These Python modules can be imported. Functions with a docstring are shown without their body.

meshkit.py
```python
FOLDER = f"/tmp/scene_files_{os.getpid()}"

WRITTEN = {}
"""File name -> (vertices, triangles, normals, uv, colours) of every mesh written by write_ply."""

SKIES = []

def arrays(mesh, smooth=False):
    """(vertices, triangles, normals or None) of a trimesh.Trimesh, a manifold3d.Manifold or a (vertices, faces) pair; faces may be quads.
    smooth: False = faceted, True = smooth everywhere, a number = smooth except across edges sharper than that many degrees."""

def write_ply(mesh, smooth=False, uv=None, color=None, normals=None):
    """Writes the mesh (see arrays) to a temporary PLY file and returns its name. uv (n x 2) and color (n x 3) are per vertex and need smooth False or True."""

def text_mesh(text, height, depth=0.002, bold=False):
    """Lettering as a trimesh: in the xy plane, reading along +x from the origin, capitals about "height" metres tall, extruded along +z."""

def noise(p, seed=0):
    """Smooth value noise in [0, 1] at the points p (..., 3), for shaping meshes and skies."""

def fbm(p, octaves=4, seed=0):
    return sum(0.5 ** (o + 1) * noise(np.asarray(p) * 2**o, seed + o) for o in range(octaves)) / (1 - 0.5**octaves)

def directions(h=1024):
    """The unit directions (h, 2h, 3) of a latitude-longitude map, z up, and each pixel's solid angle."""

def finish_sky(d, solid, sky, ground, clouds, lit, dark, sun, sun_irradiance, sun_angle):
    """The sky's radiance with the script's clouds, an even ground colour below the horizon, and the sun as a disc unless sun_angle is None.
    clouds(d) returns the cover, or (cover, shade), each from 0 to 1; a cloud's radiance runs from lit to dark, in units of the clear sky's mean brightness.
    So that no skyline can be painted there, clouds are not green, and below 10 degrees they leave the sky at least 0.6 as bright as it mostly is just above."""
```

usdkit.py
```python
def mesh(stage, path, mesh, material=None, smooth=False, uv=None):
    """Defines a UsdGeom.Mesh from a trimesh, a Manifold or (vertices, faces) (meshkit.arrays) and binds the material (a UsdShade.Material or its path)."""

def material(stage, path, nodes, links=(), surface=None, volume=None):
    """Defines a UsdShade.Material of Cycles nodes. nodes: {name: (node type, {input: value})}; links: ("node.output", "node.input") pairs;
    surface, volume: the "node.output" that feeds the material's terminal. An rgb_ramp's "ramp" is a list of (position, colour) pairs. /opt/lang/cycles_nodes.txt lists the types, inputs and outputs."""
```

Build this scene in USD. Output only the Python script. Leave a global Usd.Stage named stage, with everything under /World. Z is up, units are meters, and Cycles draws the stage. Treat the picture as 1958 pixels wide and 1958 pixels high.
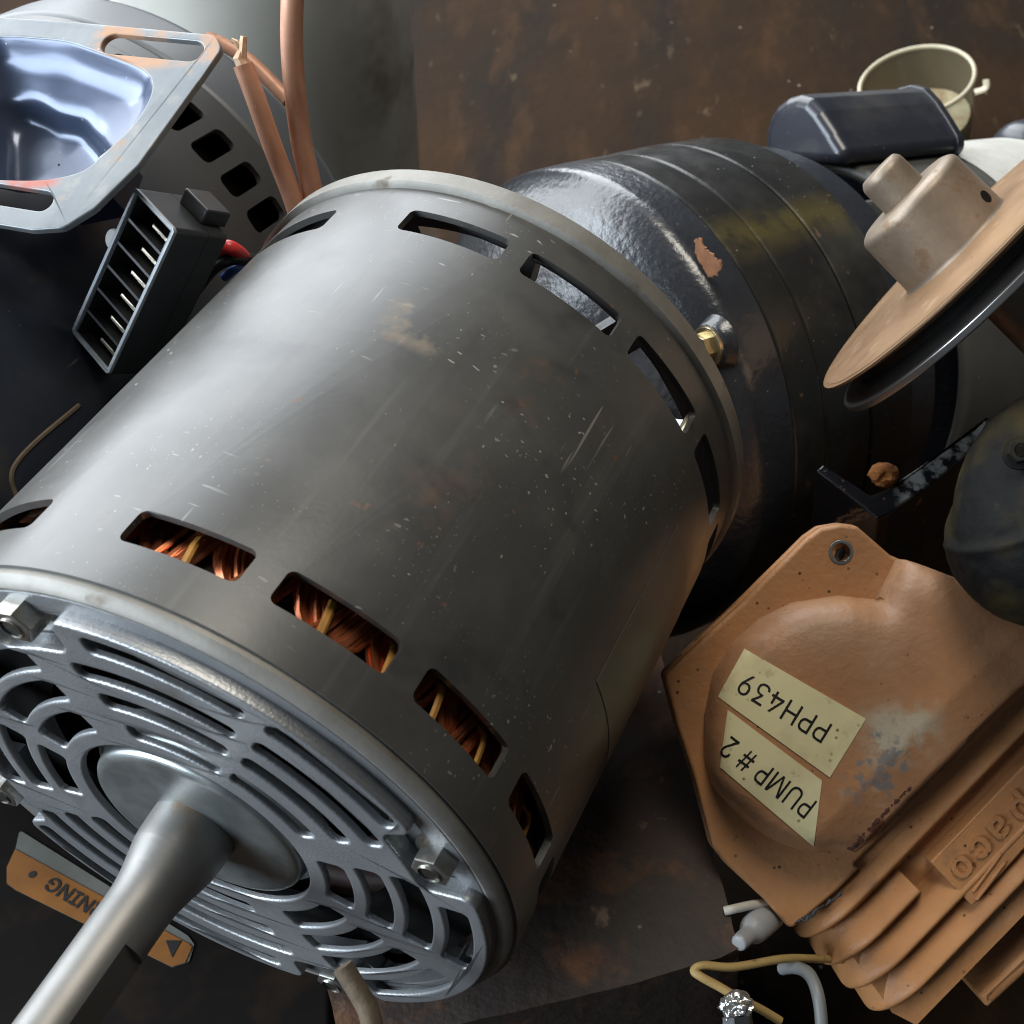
import math, random
import numpy as np, trimesh, usdkit, meshkit
import manifold3d as m3
import mapbox_earcut as earcut
from shapely.geometry import Polygon, Point, LineString, box as sbox
from shapely import affinity
from shapely.ops import unary_union
from pxr import Usd, UsdGeom, UsdLux, UsdShade, Gf, Sdf

stage = Usd.Stage.CreateInMemory()
UsdGeom.SetStageUpAxis(stage, 'Z')
UsdGeom.Xform.Define(stage, '/World')
UsdGeom.Scope.Define(stage, '/World/Looks')
rng = random.Random(7)
nrg = np.random.default_rng(7)

# ------------------------------------------------------------------ camera
F0, PP = 2581.0, np.array([1306.0, 979.0])            # focal length and optical centre, in photograph pixels (the photo is the left part of a wider frame)
PIT = math.atan(1.0579)
EYE = np.array([0, 0, 0.0607 * math.cos(PIT) + 0.281 * math.sin(PIT) + 0.07])
XA = np.array([1.0, 0, 0]); FW = np.array([0, math.cos(PIT), -math.sin(PIT)]); UPV = np.array([0, math.sin(PIT), math.cos(PIT)])
cam = UsdGeom.Camera.Define(stage, '/World/camera')
mm = 30.0
cam.CreateFocalLengthAttr(mm)
cam.CreateHorizontalApertureAttr(mm * 1958 / F0)
cam.CreateVerticalApertureAttr(mm * 1958 / F0)
cam.CreateHorizontalApertureOffsetAttr(-mm * (PP[0] - 979) / F0)
cam.CreateVerticalApertureOffsetAttr(0.0)
cam.CreateFStopAttr(24.0)
cam.CreateFocusDistanceAttr(0.31)
cam.CreateClippingRangeAttr((0.02, 100.0))
cam.CreateExposureAttr(0.58)
cam.AddTransformOp().Set(Gf.Matrix4d(*XA, 0, *UPV, 0, *(-FW), 0, *EYE, 1))

def d2w(p): return p[0] * XA - p[1] * UPV + p[2] * FW
def ray(px): return d2w(np.array([(px[0] - PP[0]) / F0, (px[1] - PP[1]) / F0, 1.0]))
def at(px, depth): return EYE + ray(px) * depth
def atz(px, z):
    r = ray(px); return EYE + r * ((z - EYE[2]) / r[2])
def unit(v): v = np.asarray(v, float); return v / np.linalg.norm(v)

# ------------------------------------------------------------------ lamps
def rect_light(name, pos, target, w, h, power, color):
    l = UsdLux.RectLight.Define(stage, '/World/' + name)
    l.CreateWidthAttr(w); l.CreateHeightAttr(h); l.CreateIntensityAttr(power); l.CreateColorAttr(Gf.Vec3f(*color))
    z = unit(np.array(pos) - np.array(target)); x = unit(np.cross([0, 0, 1.0], z) if abs(z[2]) < .99 else [1, 0, 0]); y = np.cross(z, x)
    l.AddTransformOp().Set(Gf.Matrix4d(*x, 0, *y, 0, *z, 0, *pos, 1))
    return l
rect_light('side_opening', (-1.25, -0.12, 0.52), (-0.05, 0.2, 0.05), 1.5, 0.8, 9.5, (0.78, 0.89, 1.0))
rect_light('back_opening', (-0.85, 1.35, 0.74), (-0.02, 0.3, 0.0), 2.2, 1.3, 4.7, (0.90, 0.95, 1.0))
rect_light('added_overhead_fill', (0.05, 0.42, 1.30), (0.08, 0.25, 0.0), 0.5, 0.5, 8.5, (1.0, 0.94, 0.82))  # added fill for pump and pulley; no overhead lamp is known here
dome = UsdLux.DomeLight.Define(stage, '/World/ambient')
amb = usdkit.material(stage, '/World/Looks/ambient', {'b': ('background_shader', {'color': (0.80, 0.90, 1.0), 'strength': 0.04})}, [], surface='b.background')
UsdShade.MaterialBindingAPI.Apply(dome.GetPrim()).Bind(amb)

# ------------------------------------------------------------------ materials
def mat(name, base, base2=None, mix_scale=40, rough=.5, metal=0.0, spec=.5, layers=(), bump=None, bevel=0, coat=0, coat_rough=.1, rough_var=0, trans=0, aniso=None, sheen=0):
    """layers: dicts(kind noise|voronoi, scale, stretch, lo, hi, color, rough, metal, detail, offset)"""
    n, L = {}, []
    n['tc'] = ('texture_coordinate', {})
    n['p'] = ('principled_bsdf', dict(metallic=metal, roughness=rough, specular_ior_level=spec, coat_weight=coat, coat_roughness=coat_rough, base_color=base, transmission_weight=trans, ior=1.5))
    col = None; rg = None; mt = None
    if base2 is not None:
        n['n0'] = ('noise_texture', dict(scale=mix_scale, detail=4, roughness=.6)); L.append(('tc.object', 'n0.vector'))
        n['r0'] = ('map_range', dict(from_min=.35, from_max=.65, clamp=True)); L.append(('n0.fac', 'r0.value'))
        n['c0'] = ('mix_color', dict(a=base, b=base2)); L.append(('r0.result', 'c0.fac')); col = 'c0.result'
    if rough_var:
        n['nr'] = ('noise_texture', dict(scale=mix_scale * 1.7, detail=3)); L.append(('tc.object', 'nr.vector'))
        n['mr'] = ('map_range', dict(from_min=.3, from_max=.7, to_min=max(.02, rough - rough_var), to_max=rough + rough_var, clamp=True)); L.append(('nr.fac', 'mr.value')); rg = 'mr.result'
    for i, y in enumerate(layers):
        k = f'l{i}'
        n[k + 'm'] = ('mapping', dict(scale=y.get('stretch', (1, 1, 1)), location=y.get('offset', (i * .37, i * .11, i * .23)), rotation=y.get('rot', (0, 0, 0)))); L.append(('tc.object', k + 'm.vector'))
        if y['kind'] == 'noise':
            n[k] = ('noise_texture', dict(scale=y['scale'], detail=y.get('detail', 4), roughness=y.get('nrough', .6), distortion=y.get('distort', 0))); out = k + '.fac'
        else:
            n[k] = ('voronoi_texture', dict(scale=y['scale'], randomness=1)); out = k + '.distance'
        L.append((k + 'm.vector', k + '.vector'))
        n[k + 'r'] = ('map_range', dict(from_min=y['lo'], from_max=y['hi'], to_max=y.get('amount', 1.0), clamp=True)); L.append((out, k + 'r.value'))
        f = k + 'r.result'
        if 'mask' in y:      # a second, larger noise restricts where the layer lies
            ms, mlo, mhi = y['mask']
            n[k + 'q'] = ('noise_texture', dict(scale=ms, detail=2)); L.append((k + 'm.vector', k + 'q.vector'))
            if y.get('stretch'): L[-1] = ('tc.object', k + 'q.vector')
            n[k + 's'] = ('map_range', dict(from_min=mlo, from_max=mhi, clamp=True)); L.append((k + 'q.fac', k + 's.value'))
            n[k + 't'] = ('math', dict(math_type='multiply')); L += [(f, k + 't.value1'), (k + 's.result', k + 't.value2')]; f = k + 't.value'
        if 'where' in y:     # box mask in object space: (axis, lo0, lo1, hi1, hi0)
            for j, (ax, a0, a1, b1, b0) in enumerate(y['where']):
                w = f'{k}w{j}'
                if 'sep' not in n: n['sep'] = ('separate_xyz', {}); L.append(('tc.object', 'sep.vector'))
                n[w + 'a'] = ('map_range', dict(from_min=a0, from_max=a1, clamp=True)); L.append((f'sep.{ax}', w + 'a.value'))
                n[w + 'b'] = ('map_range', dict(from_min=b0, from_max=b1, clamp=True)); L.append((f'sep.{ax}', w + 'b.value'))
                n[w + 'c'] = ('math', dict(math_type='multiply')); L += [(w + 'a.result', w + 'c.value1'), (w + 'b.result', w + 'c.value2')]
                n[w + 'd'] = ('math', dict(math_type='multiply')); L += [(f, w + 'd.value1'), (w + 'c.value', w + 'd.value2')]; f = w + 'd.value'
        n[k + 'c'] = ('mix_color', dict(a=base, b=y['color'])); L.append((f, k + 'c.fac'))
        if col: L.append((col, k + 'c.a'))
        col = k + 'c.result'
        if 'rough' in y:
            n[k + 'g'] = ('mix_float', dict(a=rough, b=y['rough'])); L.append((f, k + 'g.fac'))
            if rg: L.append((rg, k + 'g.a'))
            rg = k + 'g.result'
        if 'metal' in y:
            n[k + 'h'] = ('mix_float', dict(a=metal, b=y['metal'])); L.append((f, k + 'h.fac'))
            if mt: L.append((mt, k + 'h.a'))
            mt = k + 'h.result'
    if col: L.append((col, 'p.base_color'))
    if rg: L.append((rg, 'p.roughness'))
    if mt: L.append((mt, 'p.metallic'))
    nm = None
    if False and bevel:
        n['bv'] = ('bevel', dict(radius=bevel, samples=6)); nm = 'bv.normal'
    for i, (sc, st, di) in enumerate(bump or ()):
        n[f'bn{i}'] = ('noise_texture', dict(scale=sc, detail=3)); L.append(('tc.object', f'bn{i}.vector'))
        n[f'bb{i}'] = ('bump', dict(strength=st, distance=di)); L.append((f'bn{i}.fac', f'bb{i}.height'))
        if nm: L.append((nm, f'bb{i}.normal'))
        nm = f'bb{i}.normal'
    if nm: L.append((nm, 'p.normal'))
    return usdkit.material(stage, '/World/Looks/' + name, n, L, surface='p.BSDF')

def specks(scale, color, lo=.10, hi=.07, **k): return dict(kind='voronoi', scale=scale, lo=lo, hi=hi, color=color, **k)
def patches(scale, color, lo, hi, **k): return dict(kind='noise', scale=scale, lo=lo, hi=hi, color=color, **k)
DUST = (.42, .40, .35)
M = {}
M['shell'] = mat('shell_paint', (.050, .049, .046), (.061, .060, .057), 25, rough=.335, rough_var=.06, spec=.55, bump=[(700, .05, .0003), (30, .12, .0006)],
    layers=[patches(18, (.11, .10, .08), .50, .78, amount=.3, rough=.42), patches(30, (.17, .07, .03), .54, .68, amount=.75, rough=.6, where=[('x', .028, .038, .050, .058), ('z', -.098, -.088, -.045, -.034)]),
            patches(70, (.22, .15, .07), .50, .66, amount=.7, rough=.6, where=[('x', .006, .010, .019, .024), ('z', -.090, -.086, -.079, -.075)]),
            patches(55, (.13, .12, .105), .52, .85, amount=.3, rough=.5), dict(kind='noise', scale=120, stretch=(1.6, 1.6, .10), lo=.60, hi=.78, color=(.12, .112, .10), amount=.4, detail=3, rough=.45),
            dict(kind='noise', scale=55, stretch=(.5, 1, 1), rot=(0, .5, .4), lo=.60, hi=.72, color=(.022, .022, .022), amount=.6, detail=3),
            patches(150, (.16, .065, .025), .68, .74, amount=.8, rough=.7),
            specks(300, DUST, .075, .045, mask=(35, .54, .66), stretch=(1, 1, .5), amount=.55), specks(600, (.45, .42, .36), .10, .05, mask=(55, .50, .64), stretch=(1, 1, .45), amount=.5), specks(900, (.45, .42, .36), .12, .06, mask=(40, .50, .62), amount=.5),
            dict(kind='noise', scale=800, stretch=(.10, 1, 1), rot=(0, 0, .6), lo=.71, hi=.74, color=(.45, .43, .38), amount=.5, detail=1, mask=(30, .46, .58)), dict(kind='noise', scale=700, stretch=(1, 1, .06), rot=(.25, 0, 0), lo=.71, hi=.75, color=(.36, .34, .30), amount=.45, detail=1, mask=(26, .5, .6))])
M['nameplate'] = mat('faded_nameplate', (.085, .086, .072), (.065, .065, .055), 60, rough=.4, layers=[dict(kind='noise', scale=700, stretch=(1, 1, .12), lo=.55, hi=.62, color=(.05, .05, .045), amount=.5)])
M['cast'] = mat('cast_aluminium', (.24, .247, .255), (.30, .306, .312), 60, rough=.40, metal=.65, bevel=.0006, bump=[(1800, .3, .0003), (500, .15, .0004)],
    layers=[specks(700, (.5, .5, .5), .10, .05, mask=(90, .45, .6)), patches(45, (.13, .115, .09), .58, .75, amount=.6)])
M['machined'] = mat('machined_edge', (.22, .208, .185), (.165, .155, .135), 90, rough=.52, metal=.35, bump=[(900, .2, .0002)],
    layers=[patches(70, (.10, .075, .05), .60, .68, amount=.85, rough=.7)])
M['zinc'] = mat('zinc_plate', (.36, .385, .38), (.28, .30, .295), 80, rough=.34, metal=.85, rough_var=.08, bump=[(900, .08, .0002)], layers=[specks(420, (.5, .5, .48), .1, .05, mask=(70, .5, .62))])
M['steel'] = mat('shaft_steel', (.23, .222, .21), (.19, .182, .17), 60, rough=.48, metal=.75, bump=[(1200, .06, .0002)], layers=[dict(kind='noise', scale=130, lo=.5, hi=.7, color=(.20, .13, .07), where=[('z', -.004, .0, .0095, .013)], amount=.9, rough=.6)])
M['bolt'] = mat('bolt_steel', (.38, .38, .36), (.26, .25, .22), 200, rough=.3, metal=.9, bevel=.0003, layers=[patches(260, (.14, .10, .06), .56, .68, amount=.7, rough=.6)])
M['gold_bolt'] = mat('brass_plated_bolt', (.62, .54, .36), (.48, .39, .22), 200, rough=.28, metal=.9, bevel=.0003)
M['copper_wire'] = mat('enamelled_copper_wire', (.74, .26, .115), (.55, .155, .06), 150, rough=.28, metal=.75, coat=.3)
M['winding_core'] = mat('winding_core', (.035, .010, .006), rough=.6)
M['lacing'] = mat('lacing_cord', (.50, .25, .045), (.40, .18, .03), 400, rough=.6)
M['liner'] = mat('slot_liner', (.55, .52, .44), (.42, .39, .32), 200, rough=.55)
M['lamination'] = mat('stator_steel', (.045, .042, .04), rough=.5, metal=.4)
M['inside'] = mat('motor_inside', (.008, .0076, .0072), rough=.85, spec=.08)
M['navy'] = mat('navy_black_paint', (.019, .024, .037), (.027, .030, .038), 30, rough=.32, rough_var=.08, spec=.5, bevel=.0005,
    layers=[patches(16, (.10, .075, .045), .58, .76, amount=.55, rough=.6), patches(50, (.07, .055, .035), .60, .75, amount=.5, rough=.7), specks(260, (.25, .24, .22), .10, .05, mask=(30, .5, .65)), patches(20, (.058, .057, .054), -1, -.5, amount=.8, rough=.45, where=[('z', .0, .01, .052, .085)]),  # last layer here: brighter light near the vent holes, painted as grey
            dict(kind='noise', scale=350, stretch=(1, 1, .15), lo=.74, hi=.77, color=(.4, .38, .33), amount=.6, detail=1, mask=(30, .5, .6))])
M['ring'] = mat('grey_motor_ring', (.075, .082, .092), (.09, .097, .105), 40, rough=.42, spec=.5, layers=[patches(40, (.12, .11, .09), .6, .8, amount=.4)])
M['bracket'] = mat('galvanised_bracket', (.145, .16, .172), (.20, .21, .215), 45, rough=.38, metal=.35, rough_var=.1, bevel=.0006, bump=[(300, .08, .0004)],
    layers=[patches(70, (.42, .22, .11), .40, .52, amount=.8, rough=.7, metal=.0, where=[('x', -.0095, -.0065, .0235, .0260), ('y', .0140, .0165, .0290, .0315)]), patches(60, (.40, .10, .06), .45, .55, amount=.8, rough=.6, metal=0, where=[('x', -.06, -.05, -.012, -.008), ('y', -.0175, -.016, -.0125, -.011)]),
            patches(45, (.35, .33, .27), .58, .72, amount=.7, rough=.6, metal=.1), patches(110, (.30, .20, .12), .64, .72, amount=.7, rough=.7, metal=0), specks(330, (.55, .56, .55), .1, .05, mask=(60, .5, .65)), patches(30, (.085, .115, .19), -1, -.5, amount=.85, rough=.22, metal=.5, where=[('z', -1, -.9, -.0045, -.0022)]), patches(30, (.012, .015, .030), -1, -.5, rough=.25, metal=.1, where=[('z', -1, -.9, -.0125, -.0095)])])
M['bracket_cup'] = mat('painted_cup', (.045, .060, .105), (.06, .08, .13), 40, rough=.24, metal=.35, coat=.2, bump=[(120, .06, .0006)], layers=[specks(260, (.4, .42, .45), .09, .05, mask=(60, .48, .6))])
M['plastic'] = mat('grey_black_plastic', (.020, .021, .023), (.028, .029, .031), 100, rough=.36, bevel=.0005, layers=[specks(900, (.3, .3, .28), .1, .05, mask=(120, .5, .65))])
M['plastic_rim'] = mat('painted_sky_rim', (.34, .37, .40), (.25, .28, .31), 200, rough=.35)  # pale colour stands in for sky reflected on the dark plastic rim
M['plastic_light'] = mat('pale_plastic', (.45, .45, .43), (.55, .55, .52), 100, rough=.45)
M['terminal'] = mat('tin_terminal', (.33, .30, .24), rough=.35, metal=.9)
M['tube'] = mat('copper_tube', (.56, .29, .185), (.47, .225, .135), 90, rough=.46, metal=.2, bump=[(400, .08, .0003)], layers=[dict(kind='noise', scale=120, stretch=(1, 1, .1), lo=.55, hi=.7, color=(.30, .15, .085), amount=.7, rough=.55), specks(420, (.7, .55, .42), .09, .05, mask=(80, .5, .65))])
M['tube_end'] = mat('broken_copper_end', (.62, .47, .33), (.5, .3, .17), 500, rough=.55, metal=.3)
M['black_paint'] = mat('black_gloss_paint', (.017, .0165, .016), (.024, .023, .021), 40, rough=.27, rough_var=.08, spec=.55, bump=[(260, .12, .0008), (900, .08, .0003)],
    layers=[patches(16, (.10, .095, .08), .50, .76, amount=.6, rough=.5), dict(kind='noise', scale=60, lo=.38, hi=.56, color=(.14, .105, .018), amount=.42, rough=.45, where=[('x', .020, .029, .032, .041), ('y', .06, .07, .09, .1), ('z', -.085, -.075, -.020, -.010)]), patches(150, (.22, .12, .06), .68, .74, amount=.7, rough=.7), specks(200, (.35, .33, .28), .08, .05, mask=(25, .52, .65)), specks(420, (.3, .28, .24), .1, .05, mask=(30, .48, .6))])
M['black_face'] = mat('black_cast_face', (.022, .024, .030), (.03, .033, .04), 60, rough=.27, spec=.8, bump=[(420, .30, .0008), (120, .15, .0015)], layers=[specks(330, (.3, .3, .3), .08, .05, mask=(60, .5, .65))])
M['wet_black'] = mat('wet_black_casting', (.008, .009, .012), rough=.12, bump=[(260, .45, .0016)])
M['bare_copper'] = mat('chipped_to_copper', (.50, .24, .13), (.36, .17, .09), 300, rough=.5, metal=.3)
M['grey_motor'] = mat('grey_dusty_paint', (.075, .073, .068), (.095, .092, .085), 35, rough=.42, layers=[patches(24, (.13, .12, .10), .5, .75, amount=.6, rough=.6), specks(260, DUST, .09, .05, mask=(35, .5, .65))])
M['cap'] = mat('capacitor_cover', (.022, .024, .034), (.03, .032, .042), 40, rough=.30, spec=.6, bevel=.0006, layers=[patches(30, (.07, .066, .06), .52, .75, amount=.6, rough=.55), specks(330, (.35, .35, .34), .08, .05, mask=(60, .5, .65))])
M['white_label'] = mat('white_paper_label', (.62, .62, .58), (.52, .52, .48), 60, rough=.55, layers=[dict(kind='noise', scale=900, stretch=(.25, 1, 1), lo=.56, hi=.64, color=(.28, .28, .27), amount=.35)])
M['pulley'] = mat('rusty_pulley', (.36, .22, .12), (.28, .165, .09), 50, rough=.40, metal=.5, bump=[(500, .15, .0003)], bevel=.0004, layers=[patches(40, (.24, .14, .075), .52, .68, amount=.6, rough=.65), patches(120, (.5, .36, .22), .6, .7, amount=.5), patches(260, (.13, .065, .03), .64, .72, amount=.7, rough=.75)])
M['pulley_hub'] = mat('dull_hub_steel', (.20, .155, .115), (.26, .205, .15), 120, rough=.5, metal=.5, bevel=.0006, bump=[(800, .2, .0003)], layers=[patches(130, (.16, .09, .045), .56, .66, amount=.7, rough=.7)])
M['groove'] = mat('belt_groove', (.018, .017, .017), (.03, .028, .026), 80, rough=.3, metal=.3)
M['rim_steel'] = mat('worn_rim_steel', (.30, .29, .28), rough=.3, metal=.9)
M['pump'] = mat('tan_pump_paint', (.44, .205, .080), (.38, .175, .068), 30, rough=.46, rough_var=.06, spec=.4, bevel=.0009, bump=[(420, .30, .0006), (1100, .25, .0003), (90, .10, .0009)],
    layers=[patches(28, (.29, .135, .060), .46, .70, amount=.7, rough=.6), patches(14, (.37, .20, .105), .5, .7, amount=.6), patches(95, (.22, .12, .06), .62, .74, amount=.6, rough=.7), specks(110, (.08, .04, .02), .06, .035, mask=(30, .5, .6)), patches(75, (.47, .26, .135), .6, .75, amount=.6), specks(300, (.05, .028, .015), .16, .09, mask=(45, .46, .58)), patches(160, (.13, .04, .015), .70, .76, amount=.9, rough=.8)])
M['pump_dome'] = mat('tan_pump_dome', (.41, .205, .098), (.36, .178, .085), 30, rough=.42, rough_var=.08, spec=.45, bevel=.0009, bump=[(420, .30, .0006), (1100, .25, .0003), (90, .10, .0009)],
    layers=[patches(28, (.26, .135, .072), .46, .70, amount=.7, rough=.55), patches(15, (.35, .22, .135), .48, .66, amount=.7), patches(110, (.45, .34, .22), .62, .74, amount=.6), patches(95, (.22, .12, .06), .62, .74, amount=.55, rough=.7), specks(110, (.08, .04, .02), .06, .035, mask=(30, .5, .6)), specks(300, (.05, .028, .015), .11, .06, mask=(45, .5, .62)),
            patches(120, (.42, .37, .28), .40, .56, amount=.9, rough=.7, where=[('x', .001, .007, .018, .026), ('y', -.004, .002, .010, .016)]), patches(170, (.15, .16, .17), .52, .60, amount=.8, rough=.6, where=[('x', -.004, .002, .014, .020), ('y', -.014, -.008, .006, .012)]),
            patches(150, (.10, .025, .01), .50, .56, amount=.9, rough=.8, where=[('x', .000, .005, .018, .024), ('y', -.034, -.030, -.018, -.012)])])
M['cream'] = mat('cream_label_tape', (.76, .69, .42), (.70, .63, .37), 50, rough=.5, layers=[specks(330, (.20, .15, .06), .18, .09, mask=(55, .47, .56)), patches(60, (.46, .38, .19), .5, .72, amount=.6), patches(150, (.24, .17, .07), .64, .74, amount=.6)])
M['ink'] = mat('black_print', (.012, .011, .010), rough=.5)
M['rust'] = mat('rusted_steel', (.023, .0115, .0065), (.040, .018, .009), 22, rough=.72, bump=[(180, .4, .0012), (700, .25, .0005)],
    layers=[patches(9, (.022, .016, .012), .48, .62, amount=.85), patches(38, (.13, .048, .016), .54, .68, amount=.8), patches(110, (.19, .125, .08), .66, .74, amount=.6), specks(130, (.30, .24, .18), .09, .05, mask=(14, .5, .62))])
M['rust_floor'] = mat('rusted_floor', (.020, .0098, .0038), (.028, .0130, .0045), 14, rough=.85, spec=.1, bump=[(90, .4, .002), (400, .25, .0006)],
    layers=[patches(7, (.011, .0075, .005), .44, .62, amount=.9, stretch=(1.6, .35, 1)), patches(30, (.045, .022, .009), .54, .72, amount=.7, stretch=(1.5, .4, 1)), patches(60, (.10, .07, .04), .66, .76, amount=.6, stretch=(1.5, .5, 1)), specks(60, (.30, .25, .19), .07, .04, mask=(8, .5, .62))])
M['dark'] = mat('dark_greasy_steel', (.0075, .0066, .006), (.011, .009, .008), 20, rough=.9, spec=.04, layers=[patches(30, (.025, .016, .010), .55, .7, amount=.7)])
M['pail'] = mat('grey_plastic_pail', (.46, .45, .40), (.36, .35, .305), 9, rough=.5, layers=[patches(14, (.085, .075, .035), .52, .66, amount=.75, where=[('x', .035, .050, .075, .085)]), patches(20, (.26, .25, .22), .6, .75, amount=.5)])
M['cup'] = mat('cloudy_cup_plastic', (.55, .50, .36), (.46, .41, .28), 40, rough=.4)
M['cup_wall'] = usdkit.material(stage, '/World/Looks/cloudy_cup_wall', {'p': ('principled_bsdf', dict(base_color=(.26, .225, .14), roughness=.35, alpha=.22))}, [], surface='p.BSDF')
M['cup_dirt'] = mat('cup_dirt', (.36, .33, .20), (.20, .13, .06), 90, rough=.8)
M['white'] = mat('white_paint', (.75, .75, .72), rough=.5)
M['dirty_black'] = mat('dirty_black_housing', (.0055, .0054, .0053), (.009, .0085, .008), 30, rough=.75, spec=.15, bump=[(300, .4, .001), (60, .3, .002)],
    layers=[patches(26, (.034, .026, .010), .46, .58, amount=.9, rough=.85), patches(60, (.065, .055, .02), .60, .72, amount=.7, rough=.8), specks(320, (.015, .012, .01), .14, .06, mask=(40, .5, .6))])
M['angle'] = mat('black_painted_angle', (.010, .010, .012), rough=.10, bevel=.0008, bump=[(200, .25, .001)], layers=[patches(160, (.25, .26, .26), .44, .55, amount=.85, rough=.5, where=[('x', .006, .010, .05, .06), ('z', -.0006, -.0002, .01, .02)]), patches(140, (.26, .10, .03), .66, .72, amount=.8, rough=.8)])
M['rust_orange'] = mat('orange_rust', (.42, .16, .035), (.26, .09, .02), 300, rough=.85)
M['orange'] = mat('orange_sticker', (.25, .095, .016), (.19, .07, .013), 80, rough=.45)
M['sticker_white'] = mat('sticker_white', (.13, .13, .112), (.10, .10, .085), 80, rough=.5)
M['red_wire'] = mat('red_wire', (.65, .04, .04), rough=.35)
M['blue_wire'] = mat('blue_wire', (.06, .13, .42), rough=.4)
M['black_wire'] = mat('black_wire', (.012, .012, .014), rough=.4)
M['white_wire'] = mat('white_wire', (.55, .53, .48), rough=.45)
M['yellow_wire'] = mat('yellow_wire', (.42, .29, .11), (.34, .23, .085), 90, rough=.55, layers=[patches(200, (.10, .07, .03), .62, .7, amount=.7)])
M['nut'] = mat('milky_wire_nut', (.34, .35, .37), (.28, .29, .31), 90, rough=.38)
M['foil'] = mat('bare_crimp', (.55, .55, .53), rough=.25, metal=.9, bump=[(350, .6, .0015)])
M['strap'] = mat('grey_strap', (.20, .21, .21), rough=.45)
M['scrap'] = mat('corroded_strip', (.10, .07, .045), (.16, .12, .08), 150, rough=.75, bump=[(300, .4, .001)])

M['rust_chip'] = mat('dark_rust_chip', (.10, .028, .014), (.05, .018, .012), 400, rough=.85)
M['bare_grey'] = mat('bare_grey_casting', (.05, .05, .052), (.08, .078, .075), 300, rough=.8, spec=.2)

# ------------------------------------------------------------------ scene helpers
USED = {}
def numbered(path):
    k = USED.get(path, -1) + 1; USED[path] = k
    return path if k == 0 else f'{path}_{k:03d}'
def tag(p, **kw):
    for k, v in kw.items():
        if v: p.SetCustomDataByKey(k, v)
class Frame:
    """local x, y, z axes and origin of a thing, as vectors of the world"""
    def __init__(s, o, x, y, z): s.o, s.x, s.y, s.z = (np.asarray(v, float) for v in (o, x, y, z))
    def uv(s, px, h=0.0):
        r = ray(px); t = ((s.o + s.z * h - EYE) @ s.z) / (r @ s.z); q = EYE + r * t - s.o
        return np.array([q @ s.x, q @ s.y])
    def poly(s, pts, h=0.0): return np.array([s.uv(p, h) for p in pts])
    def loc(s, P): q = np.asarray(P, float) - s.o; return np.stack([q @ s.x, q @ s.y, q @ s.z], -1)
    def loc_at(s, px, depth): return s.loc(at(px, depth))
def axial(o, a):
    """frame of a round thing: z points along -a (towards the viewer), y up"""
    a = unit(a); x = unit(np.cross(a, [0, 0, 1.0])); return Frame(o, x, np.cross(x, a), -a)
def facing(o, n, right=XA):
    n = unit(n); x = unit(right - (right @ n) * n); return Frame(o, x, np.cross(n, x), n)
class Thing:
    def __init__(s, name, label, cat, frame, group=None):
        s.f = frame; s.path = numbered('/World/' + name)
        x = UsdGeom.Xform.Define(stage, s.path)
        x.AddTransformOp().Set(Gf.Matrix4d(*frame.x, 0, *frame.y, 0, *frame.z, 0, *frame.o, 1))
        tag(x.GetPrim(), label=label, category=cat, group=group)
    def part(s, name, mesh, m, parent=None, smooth=32, label=None, kind=None):
        path = numbered((parent or s.path) + '/' + name)
        p = usdkit.mesh(stage, path, mesh, M[m], smooth=smooth).GetPrim(); tag(p, label=label, kind=kind)
        return path
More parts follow.
